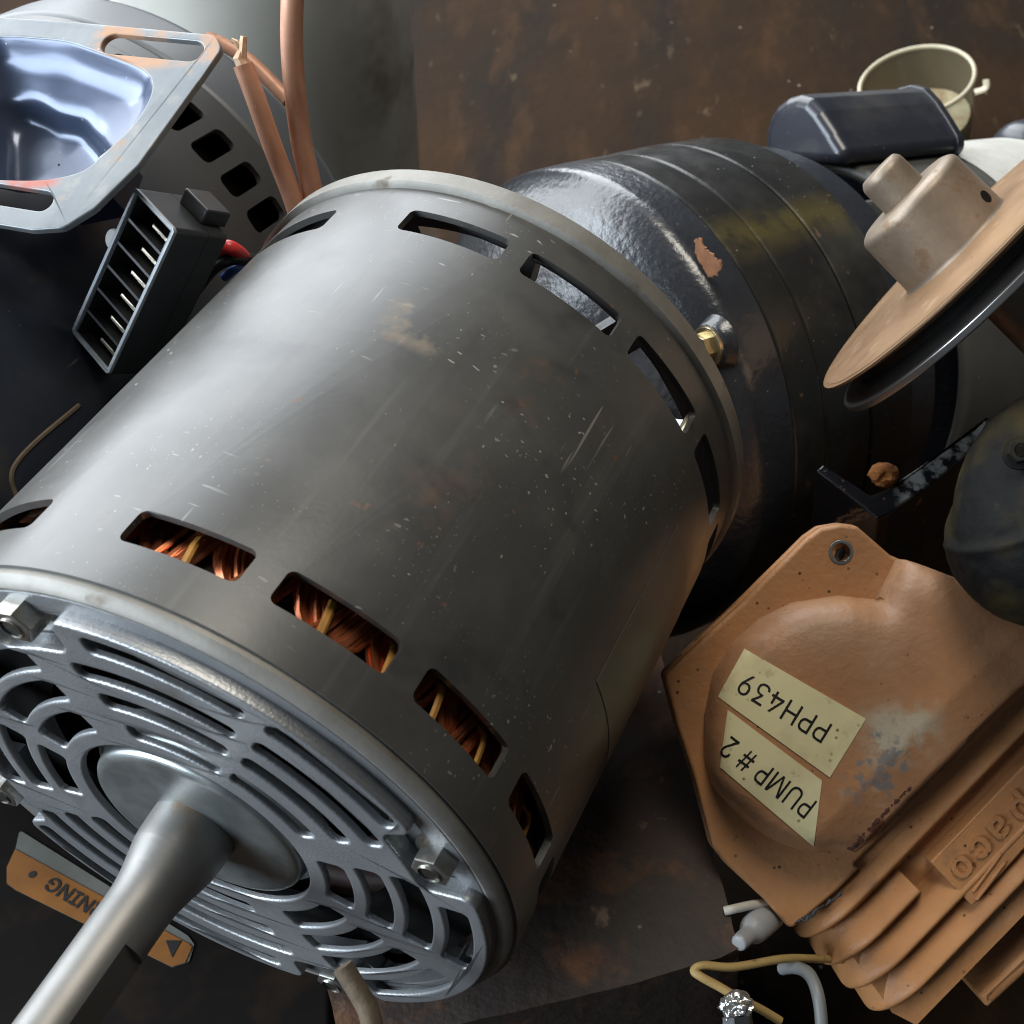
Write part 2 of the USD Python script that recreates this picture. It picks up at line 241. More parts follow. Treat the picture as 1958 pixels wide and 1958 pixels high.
def single(name, mesh, m, frame=None, label=None, cat=None, kind=None, smooth=32, group=None):
    path = numbered('/World/' + name)
    g = usdkit.mesh(stage, path, mesh, M[m], smooth=smooth)
    if frame is not None: g.AddTransformOp().Set(Gf.Matrix4d(*frame.x, 0, *frame.y, 0, *frame.z, 0, *frame.o, 1))
    tag(g.GetPrim(), label=label, category=cat, kind=kind, group=group)
def tm(x):
    if hasattr(x, 'to_mesh'):
        k = x.to_mesh(); return trimesh.Trimesh(k.vert_properties[:, :3], k.tri_verts, process=False)
    return x
def cat(*ms): return trimesh.util.concatenate([tm(m) for m in ms])
def moved(m, v): m = tm(m).copy(); m.apply_translation(v); return m
def revolve(prof, n=96, close=False):
    """prof: (r, z) from one end to the other; outward for z falling with the profile running front to back"""
    prof = np.array(prof, float); k = len(prof); a = np.linspace(0, 2 * np.pi, n, endpoint=False)
    v = np.stack([prof[None, :, 0] * np.sin(a)[:, None], prof[None, :, 0] * np.cos(a)[:, None], np.broadcast_to(prof[None, :, 1], (n, k))], -1).reshape(-1, 3)
    f = []
    for i in range(n):
        j = (i + 1) % n
        for q in range(k - 1):
            a0, a1, b0, b1 = i * k + q, i * k + q + 1, j * k + q, j * k + q + 1
            if prof[q, 0] > 1e-9: f.append((a0, a1 if prof[q + 1, 0] > 1e-9 or 1 else a1, b0))
            if prof[q + 1, 0] > 1e-9: f.append((b0, a1, b1))
    t = trimesh.Trimesh(v, np.array(f), process=False); t.merge_vertices(); t.update_faces(t.nondegenerate_faces()); t.remove_unreferenced_vertices()
    if t.is_watertight and t.volume < 0: t.invert()
    elif not t.is_watertight:
        c = t.triangles_center; nr = t.face_normals; d = c.copy(); d[:, 2] -= c[:, 2].mean()
        if (nr * d).sum(1).mean() < 0: t.invert()
    return t
def rounded(pts, rads, n=5):
    """2-D polyline with rounded corners"""
    out = []
    for i, p in enumerate(pts):
        p = np.array(p, float); r = rads[i] if hasattr(rads, '__len__') else rads
        if i in (0, len(pts) - 1) or r <= 0: out.append(p); continue
        a, b = unit(np.array(pts[i - 1]) - p), unit(np.array(pts[i + 1]) - p)
        for t in np.linspace(0, 1, n): out.append((1 - t) ** 2 * (p + a * r) + 2 * t * (1 - t) * p + t * t * (p + b * r))
    return out
def smooth_path(pts, n=60):
    p = np.array(pts, float); k = len(p); q = np.vstack([2 * p[0] - p[1], p, 2 * p[-1] - p[-2]]); out = []
    for i in range(k - 1):
        for t in np.linspace(0, 1, max(2, n // (k - 1)), endpoint=False):
            a, b, c, d = q[i], q[i + 1], q[i + 2], q[i + 3]
            out.append(.5 * (2 * b + (c - a) * t + (2 * a - 5 * b + 4 * c - d) * t * t + (3 * b - a - 3 * c + d) * t ** 3))
    return np.array(out + [p[-1]])
def tube(pts, rad, sides=12, caps=True, flat=None):
    p = np.asarray(pts, float); n = len(p); r = np.broadcast_to(rad, (n,))
    t = np.gradient(p, axis=0); t /= np.linalg.norm(t, axis=1, keepdims=True) + 1e-15
    a = np.cross(t[0], [0.31, 0.2, 0.93]); a /= np.linalg.norm(a); A = []
    for i in range(n):
        a = a - (a @ t[i]) * t[i]; a /= np.linalg.norm(a); A.append(a)
    A = np.array(A); B = np.cross(t, A); g = np.arange(sides) * 2 * np.pi / sides
    fa, fb = flat or (1, 1)
    v = (p[:, None] + r[:, None, None] * (fa * np.cos(g)[None, :, None] * A[:, None] + fb * np.sin(g)[None, :, None] * B[:, None])).reshape(-1, 3)
    i, j = np.meshgrid(np.arange(n - 1), np.arange(sides), indexing='ij'); j2 = (j + 1) % sides
    q = np.stack([i * sides + j, i * sides + j2, (i + 1) * sides + j2, (i + 1) * sides + j], -1).reshape(-1, 4)
    f = np.vstack([q[:, [0, 1, 2]], q[:, [0, 2, 3]]])
    if caps:
        v = np.vstack([v, p[0], p[-1]]); k = np.arange(sides)
        f = np.vstack([f, np.stack([np.full(sides, n * sides), (k + 1) % sides, k], 1), np.stack([np.full(sides, n * sides + 1), (n - 1) * sides + k, (n - 1) * sides + (k + 1) % sides], 1)])
    return trimesh.Trimesh(v, f, process=False)
def ring_normals(r):
    e = np.roll(r, -1, 0) - r; e /= np.linalg.norm(e, axis=1, keepdims=True) + 1e-15
    n = np.stack([e[:, 1], -e[:, 0]], 1); m = n + np.roll(n, 1, 0); m /= np.linalg.norm(m, axis=1, keepdims=True) + 1e-9
    return m / np.clip((m * n).sum(1), .5, 1)[:, None]
def extrude(poly, z0, z1, b=0, steps=3, bottom=False):
    """polygon (shapely, with holes) from z0 to z1 with a rounded top edge of radius b"""
    ms = []
    for g in getattr(poly, 'geoms', [poly]):
        if g.is_empty or g.area < 1e-10: continue
        g = Polygon(g.exterior, g.interiors); rings = []
        for k, c in enumerate([g.exterior, *g.interiors]):
            r = np.array(c.coords)[:-1]; keep = np.linalg.norm(r - np.roll(r, 1, 0), axis=1) > 1e-7; r = r[keep]
            ccw = Polygon(r).exterior.is_ccw
            rings.append(r if ccw == (k == 0) else r[::-1])
        lv = [(z0, 0.0)] + ([(z1, 0.0)] if b <= 0 else [(z1 - b + b * math.sin(t), b * (1 - math.cos(t))) for t in np.linspace(0, math.pi / 2, steps + 1)])
        N = [ring_normals(r) for r in rings]; flat = np.vstack(rings); ends = np.cumsum([len(r) for r in rings]); nn = len(flat)
        V = []
        for z, d in lv: V.append(np.column_stack([np.vstack([r - n * d for r, n in zip(rings, N)]), np.full(nn, z)]))
        F = []
        s = 0
        for r in rings:
            k = len(r); i = np.arange(k); j = (i + 1) % k
            for l in range(len(lv) - 1):
                a, c = l * nn + s, (l + 1) * nn + s
                F += [np.stack([a + i, a + j, c + j], 1), np.stack([a + i, c + j, c + i], 1)]
            s += k
        tri = earcut.triangulate_float64(flat, ends.astype(np.uint32)).reshape(-1, 3).astype(int)
        x, y, z = flat[tri[:, 0]], flat[tri[:, 1]], flat[tri[:, 2]]
        cw = np.cross(y - x, z - x) < 0; tri[cw] = tri[cw][:, ::-1]
        F += [tri + (len(lv) - 1) * nn, tri[:, ::-1]]
        ms.append(trimesh.Trimesh(np.vstack(V), np.vstack(F), process=False))
    return trimesh.util.concatenate(ms)
def refined(poly, z0, z1, edge):
    cs = []
    for g in getattr(poly, 'geoms', [poly]):
        for c in [g.exterior, *g.interiors]: cs.append(np.array(c.coords)[:-1])
    return m3.CrossSection(cs, m3.FillRule.EvenOdd).extrude(z1 - z0).translate((0, 0, z0)).refine_to_length(edge)
def rnd(poly, r): return poly.buffer(-r, join_style=1).buffer(2 * r, join_style=1).buffer(-r, join_style=1)
def sector(r0, r1, a0, a1, round_=0):
    """ring sector, angles in degrees clockwise from +y"""
    t = np.radians(np.linspace(a0, a1, max(4, int(abs(a1 - a0) / 2) + 2)))
    p = Polygon(np.vstack([np.column_stack([r1 * np.sin(t), r1 * np.cos(t)]), np.column_stack([r0 * np.sin(t), r0 * np.cos(t)])[::-1]]))
    return p.buffer(-round_).buffer(round_) if round_ else p
def disc(r, n=64): return Point(0, 0).buffer(r, n // 4)
def hexbolt(af, h, washer=None, wh=.0, shank=None):
    hx = Polygon([(af / math.sqrt(3) * math.cos(k * math.pi / 3 + .2), af / math.sqrt(3) * math.sin(k * math.pi / 3 + .2)) for k in range(6)])
    ms = [extrude(hx, wh, wh + h, h * .12, 2)]
    ms.append(moved(revolve([(0, .0), (af * .33, 0), (af * .31, h * .10)][::-1] + [(0, h * .1)][:0], 24), (0, 0, wh + h)))
    if washer: ms.append(extrude(disc(washer, 32), 0, wh, wh * .4, 2))
    return cat(*ms)
def shell_sheet(R, th, z_front, z_back, holes, edge=.0022):
    """sheet-metal tube with window openings; holes: shapely polygons in (arc length from top, z)"""
    W = 2 * math.pi * R
    sheet = sbox(-W / 2, z_back, W / 2, z_front)
    for h in holes: sheet = sheet.difference(h)
    mf = refined(sheet, -th, 0, edge)
    def wrap(v):
        v = np.array(v); a = v[:, 0] / R; r = R + v[:, 2]
        return np.column_stack([r * np.sin(a), r * np.cos(a), v[:, 1]])
    k = mf.to_mesh(); v = wrap(k.vert_properties[:, :3]); return trimesh.Trimesh(v, k.tri_verts, process=False)
def orient(t):
    if t.volume < 0: t.invert()
    return t
def slot_hole(R, a0, a1, z0, z1, r): return sbox(math.radians(a0) * R, z0, math.radians(a1) * R, z1).buffer(-r).buffer(r, 6)
def text_on(txt, height, bold=False): return meshkit.text_mesh(txt, height, .00012, bold)

# ------------------------------------------------------------------ the setting
FLOOR = -0.150
rust = refined(Polygon([(-.9, -.3), (.9, -.3), (.9, .80), (.372, .962), (.345, 1.4), (-.9, 1.4)]), FLOOR - .012, FLOOR, .05)
single('rusty_floor', tm(rust), 'rust_floor', kind='structure', label='dark brown rusted steel floor behind and under the motors', smooth=20)
wp = [(.372, .95), (.9, .78), (.9, 1.4), (.36, 1.4)]
single('pale_ground', extrude(Polygon([(.2, .6), (1.4, .6), (1.4, 2.2), (.2, 2.2)]), FLOOR - .06, FLOOR - .03), 'white', kind='structure', label='bright pale ground beyond the floor edge')

# ------------------------------------------------------------------ front motor
MA = unit(d2w(np.array([.5523, -1.0579, 1]))); MC = EYE + d2w(np.array([-.098, .0607, .281])); R = .07; LEN = .1303
fm = axial(MC, MA)
t = Thing('electric_motor', 'large grey open motor in the middle with slotted shell and long bare shaft', 'motor', fm, None)
holes = []
pitch = 24.8
for k in range(14):
    a = -4.6 + pitch * k
    if a > 320: continue
    holes.append(slot_hole(R, (a + 180) % 360 - 180, (a + 180) % 360 - 180 + 19.7, -.0174, -.0096, .0016))
    holes.append(slot_hole(R, (a + 180) % 360 - 180 - .2, (a + 180) % 360 - 180 + 20.3, -.1180, -.1100, .0016))
holes = [h for h in holes if h.bounds[2] < math.pi * R - .001]
t.part('shell', orient(shell_sheet(R, .0016, 0, -.1270, holes)), 'shell')
npp = refined(sbox(math.radians(76) * R, -.094, math.radians(108) * R, -.046), 0, .0001, .003).to_mesh(); v = np.array(npp.vert_properties[:, :3], float); a_ = v[:, 0] / R; r_ = R + .00005 + v[:, 2]
t.part('nameplate', orient(trimesh.Trimesh(np.column_stack([r_ * np.sin(a_), r_ * np.cos(a_), v[:, 1]]), npp.tri_verts, process=False)), 'nameplate')
# front end bell: base ring, then the raised grille
prof = [(.0655, -.001), (.0655, .0025), (.0672, .0030), (.0684, .0024), (.0692, .0012), (.0692, -.0008), (.0655, -.0010)]
rim = t.part('end_bell_rim', revolve(prof, 160), 'machined')
BA = (-20, 70, 160, 250)                                      # the four through-bolts
plate = unary_union([disc(.0634, 200), sector(.03, .0662, 78, 152), sector(.03, .0662, 258, 332)])
pockets = [rnd(unary_union([sector(.0545, .075, a - 8.8, a + 9.5)]), .002) for a in BA]
for p in pockets: plate = plate.difference(p)
plate = rnd(plate, .0028)
cut = [disc(.0262, 96)]
rows = [(.0300, .0345), (.0391, .0434), (.0475, .0518), (.0565, .0608)]
lefts = (-9, -11, -12.5, -5); rights = (64.5, 65.5, 65.5, 59)
for off in (0, 180):
    for i, (r0, r1) in enumerate(rows):
        cut.append(sector(r0, r1, off + lefts[i], off + 26.2, .0016)); cut.append(sector(r0 + .001, r1 + .001, off + 30.6, off + rights[i], .0016))
rows2 = [(.0303, .0363), (.0396, .0453), (.0482, .0541), (.0571, .0630)]
la = (80, 78, 77.5, 85); lb = (152.5, 155, 155.5, 149.5)
for off in (0, 180):
    for i, (r0, r1) in enumerate(rows2):
        cut.append(sector(r0, r1, off + la[i], off + 109.5, .0012)); cut.append(sector(r0, r1, off + 118.5, off + lb[i], .0012))
grille = plate.difference(unary_union(cut))
bell = t.part('end_bell', cat(extrude(grille, .0046, .0060, .0006, 3), extrude(plate.difference(plate.buffer(-.0011)), .0020, .0047), extrude(disc(.0664, 160).difference(disc(.0612, 160)).difference(unary_union(cut)), -.002, .0030, .0004, 2)), 'cast', smooth=40)
for a in BA: t.part('bolt_pocket', extrude(sector(.0540, .0658, a - 9.6, a + 10.2), -.002, .0016), 'cast', parent=bell)
for a in BA:
    q = math.radians(a + .8); hb = moved(hexbolt(.0074, .0042, .0054, .0010), (.0610 * math.sin(q), .0610 * math.cos(q), .0016))
    t.part('bolt', hb, 'bolt', parent=bell)
# hub cover and shaft
t.part('hub_cover', revolve([(0, .0062)] + rounded([(.0085, .0062), (.0222, .0060), (.0236, .0052), (.0240, .0020), (.0262, .0008), (.0268, -.003)], [0, .001, .001, .001, .0006, 0], 5), 120), 'zinc')
sh = rounded([(0, .0625 + .06), (.0062, .0625 + .06), (.0066, .0615 + .06), (.0066, .0225), (.0082, .0165), (.0090, .0130), (.0092, .0062), (.0088, -.02)], [0, 0, 0, .004, .003, .002, 0, 0], 6)
prof = np.array(sh)
shaft = revolve(prof, 64)
sm = m3.Manifold(m3.Mesh(np.asarray(revolve(np.vstack([prof, [(0, -.02)]]), 64).vertices, np.float32), np.asarray(revolve(np.vstack([prof, [(0, -.02)]]), 64).faces, np.uint32)))
flat_angle = math.radians(85)                                 # the milled flat faces to the right and down
cutb = m3.Manifold.cube((.03, .01, .10)).translate((-.015, .0052, .0335)).rotate((0, 0, -math.degrees(flat_angle)))
cyl_ = m3.Manifold.cylinder(.03, .0048, .0048, 48, True).rotate((90, 0, 0))
try:
    s2 = sm - cutb; shaft = tm(s2) if s2.volume() > 0 and s2.num_tri() > 50 else shaft
except Exception: pass
t.part('shaft', shaft, 'steel', smooth=35)
# copper winding seen through the front slots
core = revolve(rounded([(.0445, -.028), (.0445, -.012), (.050, -.0095), (.058, -.011), (.0600, -.016), (.0595, -.028), (.0445, -.028)], [0, .003, .003, .003, .003, 0, 0]), 96)
t.part('winding_core', core, 'winding_core')
for k in range(24):
    a0 = k * 15 - 9; strands = []
    for s in range(26):
        ly_ = s % 13; span = 27 + rng.uniform(-1, 1); off = 7.0 * (ly_ / 12.0 - .5) + rng.uniform(-.4, .4); rr = .0575 + .0042 * (s // 13) + .0006 * math.sin(ly_) + rng.uniform(-.0003, .0003); zp = -.0070 - .0050 * abs(ly_ / 12.0 - .4) - rng.uniform(0, .001); lean = .011
        P = []
        for q in np.linspace(0, 1, 13):
            ang = math.radians(a0 + off + span * (q - .04 * math.sin(2 * math.pi * q)))
            h = math.sin(math.pi * min(max(q, 0.0), 1.0)) ** .55
            z = -.027 + (zp + .027) * h + lean * (q - .5)
            r2 = rr + .0012 * math.sin(math.pi * q) + .002 * (q - .5)
            P.append((r2 * math.sin(ang), r2 * math.cos(ang), z))
        strands.append(tube(P, .00055, 5, False))
    t.part('coil', cat(*strands), 'copper_wire', smooth=60)
for k in range(30):
    a = math.radians(k * 12 + 3.2 + rng.uniform(-1.5, 1.5)); rr = .0652; P = []
    for q in np.linspace(0, 1, 9):
        w = q - .5
        P.append(((rr - .010 * (2 * w) ** 4) * math.sin(a + .05 * w), (rr - .010 * (2 * w) ** 4) * math.cos(a + .05 * w), -.0145 + .016 * w))
    t.part('lacing', tube(P, .00085, 6, True, (1.0, .6)), 'lacing')
t.part('stator', revolve([(.036, -.0275), (.0655, -.0275), (.0655, -.098), (.036, -.098), (.036, -.0275)], 96), 'lamination')
for k in range(24):
    a = math.radians(k * 15 + 2); u = np.array([math.sin(a), math.cos(a), 0]); w = np.array([math.cos(a), -math.sin(a), 0]); P = []
    V = []
    for q in np.linspace(0, 1, 7):
        wd = .0034; h = .0022 * math.sin(math.pi * .5 * q)
        for e in np.linspace(-1, 1, 5):
            V.append(u * (.0648 + .6 * h - .002 * e * e) + w * wd * e + np.array([0, 0, -.029 + .0085 * q - .003 * e * e]))
    V = np.array(V); f = [(i * 5 + j, i * 5 + j + 1, i * 5 + j + 6, i * 5 + j + 5) for i in range(6) for j in range(4)]
    f = np.array(f); t.part('slot_liner', trimesh.Trimesh(V, np.vstack([f[:, [0, 1, 2]], f[:, [0, 2, 3]]]), process=False), 'liner', smooth=60)
t.part('rotor', revolve([(0, -.012), (.030, -.012), (.034, -.016), (.034, -.10), (0, -.10)], 64), 'inside')
t.part('added_shade_ring', extrude(disc(.0605, 96).difference(disc(.0400, 96)), -.0042, -.0030), 'inside')  # added dark ring, keeps light and bright copper out of the grille cells
# rear end bell: rim, open arms, hub
t.part('rear_rim', revolve([(.0655, -.1255), (.0702, -.1262), (.0716, -.1270), (.0716, -.1318), (.0708, -.1324), (.0650, -.1324), (.0655, -.1255)], 160), 'machined')
arms = disc(.0668, 120).difference(disc(.0600, 120)).union(disc(.024, 60))
for k in range(6): arms = arms.union(affinity.rotate(sbox(-.0045, .015, .0045, .064), 14 + 60 * k, origin=(0, 0)))
for k in range(12): arms = arms.union(affinity.rotate(sbox(-.0018, .050, .0018, .064), 12 + 30 * k, origin=(0, 0)))
t.part('rear_bell', extrude(arms, -.1310, -.1255, .0005, 2), 'cast')
rc = revolve(rounded([(.0445, -.100), (.0445, -.112), (.050, -.114), (.0545, -.112), (.0545, -.100)], [0, .002, .002, .002, 0]), 72)
t.part('rear_winding', rc, 'winding_core')
for a in BA:
    q = math.radians(a + .8); P = [(.0665 * math.sin(q) * .97, .0665 * math.cos(q) * .97, z) for z in (-.100, -.112, -.125)]
    t.part('through_bolt', tube(P, .0026, 12), 'gold_bolt')

# ------------------------------------------------------------------ left motor (dark), with its slotted shell
LC = EYE + 1.12 * (np.array([-.159, .345, .0698]) - EYE); LA = unit([.355, .922, -.155]); LR = .084
fl = axial(LC, LA)
t = Thing('dark_motor', 'dark navy painted motor at the left edge with a row of small vent holes', 'motor', fl)
hs = [slot_hole(LR, 15.9 + 8.0 * k, 15.9 + 8.0 * k + 5.0, .0292, .0432, .0022) for k in range(8)]
t.part('shell', orient(shell_sheet(LR, .002, .190, .0215, hs, .003)), 'navy')
t.part('end_ring', revolve(rounded([(.078, .0215), (.0836, .0214), (.0846, .020), (.0846, .004), (.0835, .0010), (.060, .0), (.030, -.012), (0, -.014)], [0, .0004, .001, .001, .002, .01, .01, 0], 4), 140), 'ring')
t.part('inside_drum', revolve([(.070, .19), (.070, .02)], 64), 'inside')
t.part('front_cover', revolve([(0, .196), (.06, .195), (.082, .190), (.0815, .186)], 96), 'navy')
sp = [fl.loc(at(p, .5)) for p in [(22, 905), (30, 880), (150, 775)]]
def on_shell(px, rad):
    r = ray(px); o = fl.loc(EYE); d = fl.loc(EYE + r) - o
    A_, B_, C_ = d[0] ** 2 + d[1] ** 2, 2 * (o[0] * d[0] + o[1] * d[1]), o[0] ** 2 + o[1] ** 2 - rad * rad
    return o + d * ((-B_ - math.sqrt(max(0, B_ * B_ - 4 * A_ * C_))) / (2 * A_))
seam = smooth_path([on_shell(p, LR - .0004) for p in [(30, 950), (20, 915), (30, 885), (70, 842), (150, 775)]], 40)
t.part('weld_seam', tube(seam, .0008, 8), 'scrap')

# mounting bracket lying on the left motor
fb = facing(at((205, 235), .316), d2w(np.array([-.16, -.42, -1.0])))
t = Thing('mounting_bracket', 'galvanised steel bracket with a pressed cup and two long slots at the top left', 'bracket', fb)
out = rnd(Polygon(fb.poly([(-150, 15), (0, 32), (150, 42), (412, 66), (424, 92), (380, 155), (262, 318), (178, 400), (120, 436), (60, 440), (-60, 420), (-150, 400)])).buffer(-.0035).buffer(.0035, 12), .0015)
def slotpoly(a, b, w):
    return LineString(fb.poly([a, b])).buffer(w, 8)
out = out.difference(slotpoly((216, 83), (366, 97), .0030)).difference(slotpoly((-60, 362), (80, 384), .0027))
cupP = Polygon(fb.poly([(-60, 66), (125, 78), (290, 138), (302, 160), (255, 240), (205, 285), (165, 318), (80, 332), (-60, 322)])).buffer(-.0045).buffer(.0045, 12)
deep = Polygon(fb.poly([(-60, 145), (20, 148), (60, 165), (120, 180), (160, 225), (186, 285), (150, 316), (80, 326), (-60, 318)])).buffer(-.005).buffer(.007, 12).buffer(-.002)
import shapely
cc_ = np.array(deep.centroid.coords[0]); TH = np.linspace(0, 2 * np.pi, 240, endpoint=False)
def radial(P):
    r_ = []
    for a_ in TH:
        hit = LineString([cc_, cc_ + .2 * np.array([math.cos(a_), math.sin(a_)])]).intersection(P.exterior); pts_ = [np.array(g_.coords[0]) for g_ in getattr(hit, 'geoms', [hit])]
        r_.append(max(np.linalg.norm(p_ - cc_) for p_ in pts_))
    r_ = np.array(r_)
    for _ in range(40): r_ = .25 * np.roll(r_, 1) + .5 * r_ + .25 * np.roll(r_, -1)
    return r_
R1, R0 = radial(cupP), radial(deep); R1 = np.maximum(R1, R0 + .0030)
hole_ = Polygon(cc_ + np.column_stack([R1 * np.cos(TH), R1 * np.sin(TH)]))
t.part('plate', extrude(out.difference(hole_), -.0016, 0, .0004, 3), 'bracket', smooth=50)
st_ = [(1.0, 1, -.0003), (.97, 1, -.0007), (.90, 1, -.0020), (.80, 1, -.0040), (.68, 1, -.0054), (.50, 1, -.0064), (.25, 1, -.0072), (.10, 1, -.0080), (0, 1.0, -.0088), (0, .95, -.0100), (0, .88, -.0118), (0, .80, -.0132), (0, .70, -.0141), (0, .5, -.0146), (0, .25, -.0147), (0, .02, -.0147)]
cv_ = np.vstack([np.column_stack([cc_ + ((R0 * f_ + (R1 - R0) * a_) [:, None] * np.column_stack([np.cos(TH), np.sin(TH)])), np.full(240, z_)]) for a_, f_, z_ in st_])
i_, j_ = np.meshgrid(np.arange(len(st_) - 1), np.arange(240), indexing='ij'); j2_ = (j_ + 1) % 240
qf = np.stack([i_ * 240 + j_, i_ * 240 + j2_, (i_ + 1) * 240 + j2_, (i_ + 1) * 240 + j_], -1).reshape(-1, 4)
t.part('cup', trimesh.Trimesh(cv_, np.vstack([qf[:, [0, 1, 2]], qf[:, [0, 2, 3]]]), process=False), 'bracket_cup', smooth=70)
# foot joining the plate to the shell
c0, c1 = fb.loc_at((120, 330), .338), fb.loc_at((120, 300), .368)
t.part('spacer', extrude(Polygon(fb.poly([(20, 160), (150, 190), (120, 270), (20, 290)])), -.030, -.0155), 'bracket')

# ------------------------------------------------------------------ wiring connector
cA, cD, cC = at((260, 357), .318), at((137, 634), .3345), at((215, 703), .3275)
ly = unit(cA - cD); lx = unit((cC - cD) - ((cC - cD) @ ly) * ly); fc = Frame(cA, lx, ly, np.cross(lx, ly))
t = Thing('wire_connector', 'grey black plastic six way connector standing open between two motors', 'connector', fc)
CW, CL, CD = float((cC - cD) @ lx), float(np.linalg.norm(cA - cD)), .0150
outer = sbox(0, -CL, CW, 0).buffer(-.0012).buffer(.0012)
cells = []
for i in range(6):
    y1 = -.0016 - i * (CL - .0022) / 6; cells.append(sbox(.0015, y1 - (CL - .0022) / 6 + .0007, CW - .0015, y1))
front = outer.difference(unary_union(cells))
t.part('housing', cat(extrude(front, -.0095, -.0004), extrude(outer, -CD, -.0096)), 'plastic')
t.part('front_rim', extrude(outer.difference(sbox(.0011, -CL + .0011, CW - .0011, -.0011)), -.0005, .0004, .0003, 2), 'plastic_rim')  # separate ring that only holds the painted sky reflection
for i in range(6):
    y = -.0016 - (i + .5) * (CL - .0022) / 6
    t.part('terminal', moved(extrude(sbox(-.0030, -.00045, .0030, .00045).buffer(.0001), -.0095, -.0022, .0003, 2), (CW * .60, y - .0004, 0)), 'terminal')
t.part('latch', cat(moved(extrude(sbox(0, 0, .0085, .0030).buffer(.0006), -.0165, -.0095, .0006), (.0045, .0004, 0))), 'plastic')
t.part('locking_tab', moved(extrude(Point(0, 0).buffer(.0026).union(sbox(0, -.0026, .0032, .0026)), -.006, -.0025, .0006), (-.0034, -.0170, 0)), 'plastic_light')

# wires behind the connector
def wire(name, label, catg, pxd, rad, m, sides=10, group=None, n=50, extra=None):
    P = smooth_path([at(p, d) for p, d in pxd], n); o = P.mean(0); fr = Frame(o, (1, 0, 0), (0, 1, 0), (0, 0, 1))
    if extra is None: single(name, tube(P - o, rad, sides), m, fr, label, catg, smooth=50, group=group)
    else:
        t = Thing(name, label, catg, fr, group); t.part(extra[0], tube(P - o, rad, sides), m, smooth=50)
        return t, P - o
wire('loose_wire', 'short red wire poking out behind the wire connector', 'wire', [((385, 520), .352), ((420, 476), .343), ((450, 478), .343), ((480, 510), .355)], .0019, 'red_wire')
wire('loose_wire', 'black wire curving under the red wire beside the big motor', 'wire', [((370, 560), .35), ((410, 512), .345), ((455, 494), .345), ((500, 500), .36)], .0016, 'black_wire')
wire('loose_wire', 'upper blue wire end by the red wire', 'wire', [((395, 530), .352), ((412, 506), .347), ((430, 500), .349)], .0012, 'blue_wire')
wire('loose_wire', 'lower blue wire end touching the edge of the big motor', 'wire', [((430, 530), .352), ((450, 514), .347), ((470, 512), .352)], .0012, 'blue_wire')
wire('loose_wire', 'short white wire end in the dark gap beside the connector', 'wire', [((388, 545), .352), ((402, 530), .349), ((412, 518), .350)], .0010, 'white_wire')

# ------------------------------------------------------------------ copper tubes
wire('copper_tube', 'long straight copper tube rising out of the top of the picture', 'copper tube', [((566, -160), .338), ((559, 0), .348), ((558, 85), .354), ((564, 171), .360), ((577, 273), .367), ((598, 370), .374), ((615, 470), .382)], .0029, 'tube', 18, n=70)
t, P = wire('copper_tube', 'shorter copper tube snapped off at the top with a frayed pale end', 'copper tube', [((465, 124), .356), ((489, 188), .359), ((523, 284), .365), ((560, 380), .372), ((590, 480), .38)], .0027, 'tube', 18, n=50, extra=('pipe',))
e0 = P[0]; dv = unit(P[0] - P[2]); side = unit(np.cross(dv, FW))
fr_ = cat(tube([e0 - dv * .001, e0 + dv * .0018 + side * .0004, e0 + dv * .0040 - side * .0014], [.0020, .0017, .0008], 7), tube([e0 + dv * .001 - side * .0002, e0 + dv * .0035 - side * .0012, e0 + dv * .0066 - side * .0028], [.0013, .0012, .0009], 6), tube([e0 + dv * .003 - side * .001, e0 + dv * .0058 - side * .0003, e0 + dv * .0066 + side * .0006], [.0009, .0008, .0006], 6))
t.part('frayed_end', fr_, 'tube_end', smooth=10)
wire('copper_tube', 'brown copper tube half hidden behind the rim of the dark motor', 'copper tube', [((396, 74), .44), ((432, 88), .44), ((485, 124), .44), ((552, 192), .44)], .0024, 'tube', 14)

# ------------------------------------------------------------------ black motor (upper right)
BC = EYE + 1.2 * (np.array([-.0311, .2849, .0537]) - EYE); BAx = unit([.709, .657, -.255]); fbk = axial(BC, BAx)
t = Thing('black_motor', 'black gloss painted motor with ring grooves and a shiny end face behind the big motor', 'motor', fbk)
r1, r2 = .0838, .0826
g = lambda s: -s * 1.2
def ring(z0, z1, ra, rb, b=.0016): return revolve(rounded([(ra - .006, z0), (ra, z0), (rb, z1), (rb - .006, z1)], [0, b, b, 0], 4), 150)
t.part('end_face', revolve(rounded([(0, .0300), (.034, .0270), (.060, .0120), (.0770, .0018), (.0832, -.0040), (r1, g(.0160) + .0006), (r1 - .004, g(.0160) + .0005)], [0, .01, .008, .004, .003, .0006, 0], 6), 160), 'black_face')
t.part('band', ring(g(.0160), g(.0284), r1, r1), 'black_paint')
t.part('band', ring(g(.0284), g(.0467), r1, r1 + .0006), 'black_paint')
t.part('band', ring(g(.0467) - .0006, g(.0669), r2 + .0018, r2 + .0012), 'black_paint')
t.part('back_cover', revolve([(r2 - .004, g(.0669) + .001), (r2 - .0045, g(.0669) - .02), (.06, g(.0669) - .03), (0, g(.0669) - .03)], 96), 'black_face')
def face_z(r): return np.interp(r, [0, .034, .060, .0755, .0800, .0832], [.0300, .0262, .0120, .0024, -.0014, -.0055])
def on_plane(fr, px, z=.0): return fr.uv(px, z)
q = on_plane(fbk, (1350, 664), .003); bz_ = face_z(np.hypot(*q))
t.part('boss', moved(revolve(rounded([(0, .0025), (.0066, .0025), (.0080, .0005), (.0090, -.001)], [0, .001, .001, 0], 4), 40), (*q, bz_ - .0012)), 'black_face')
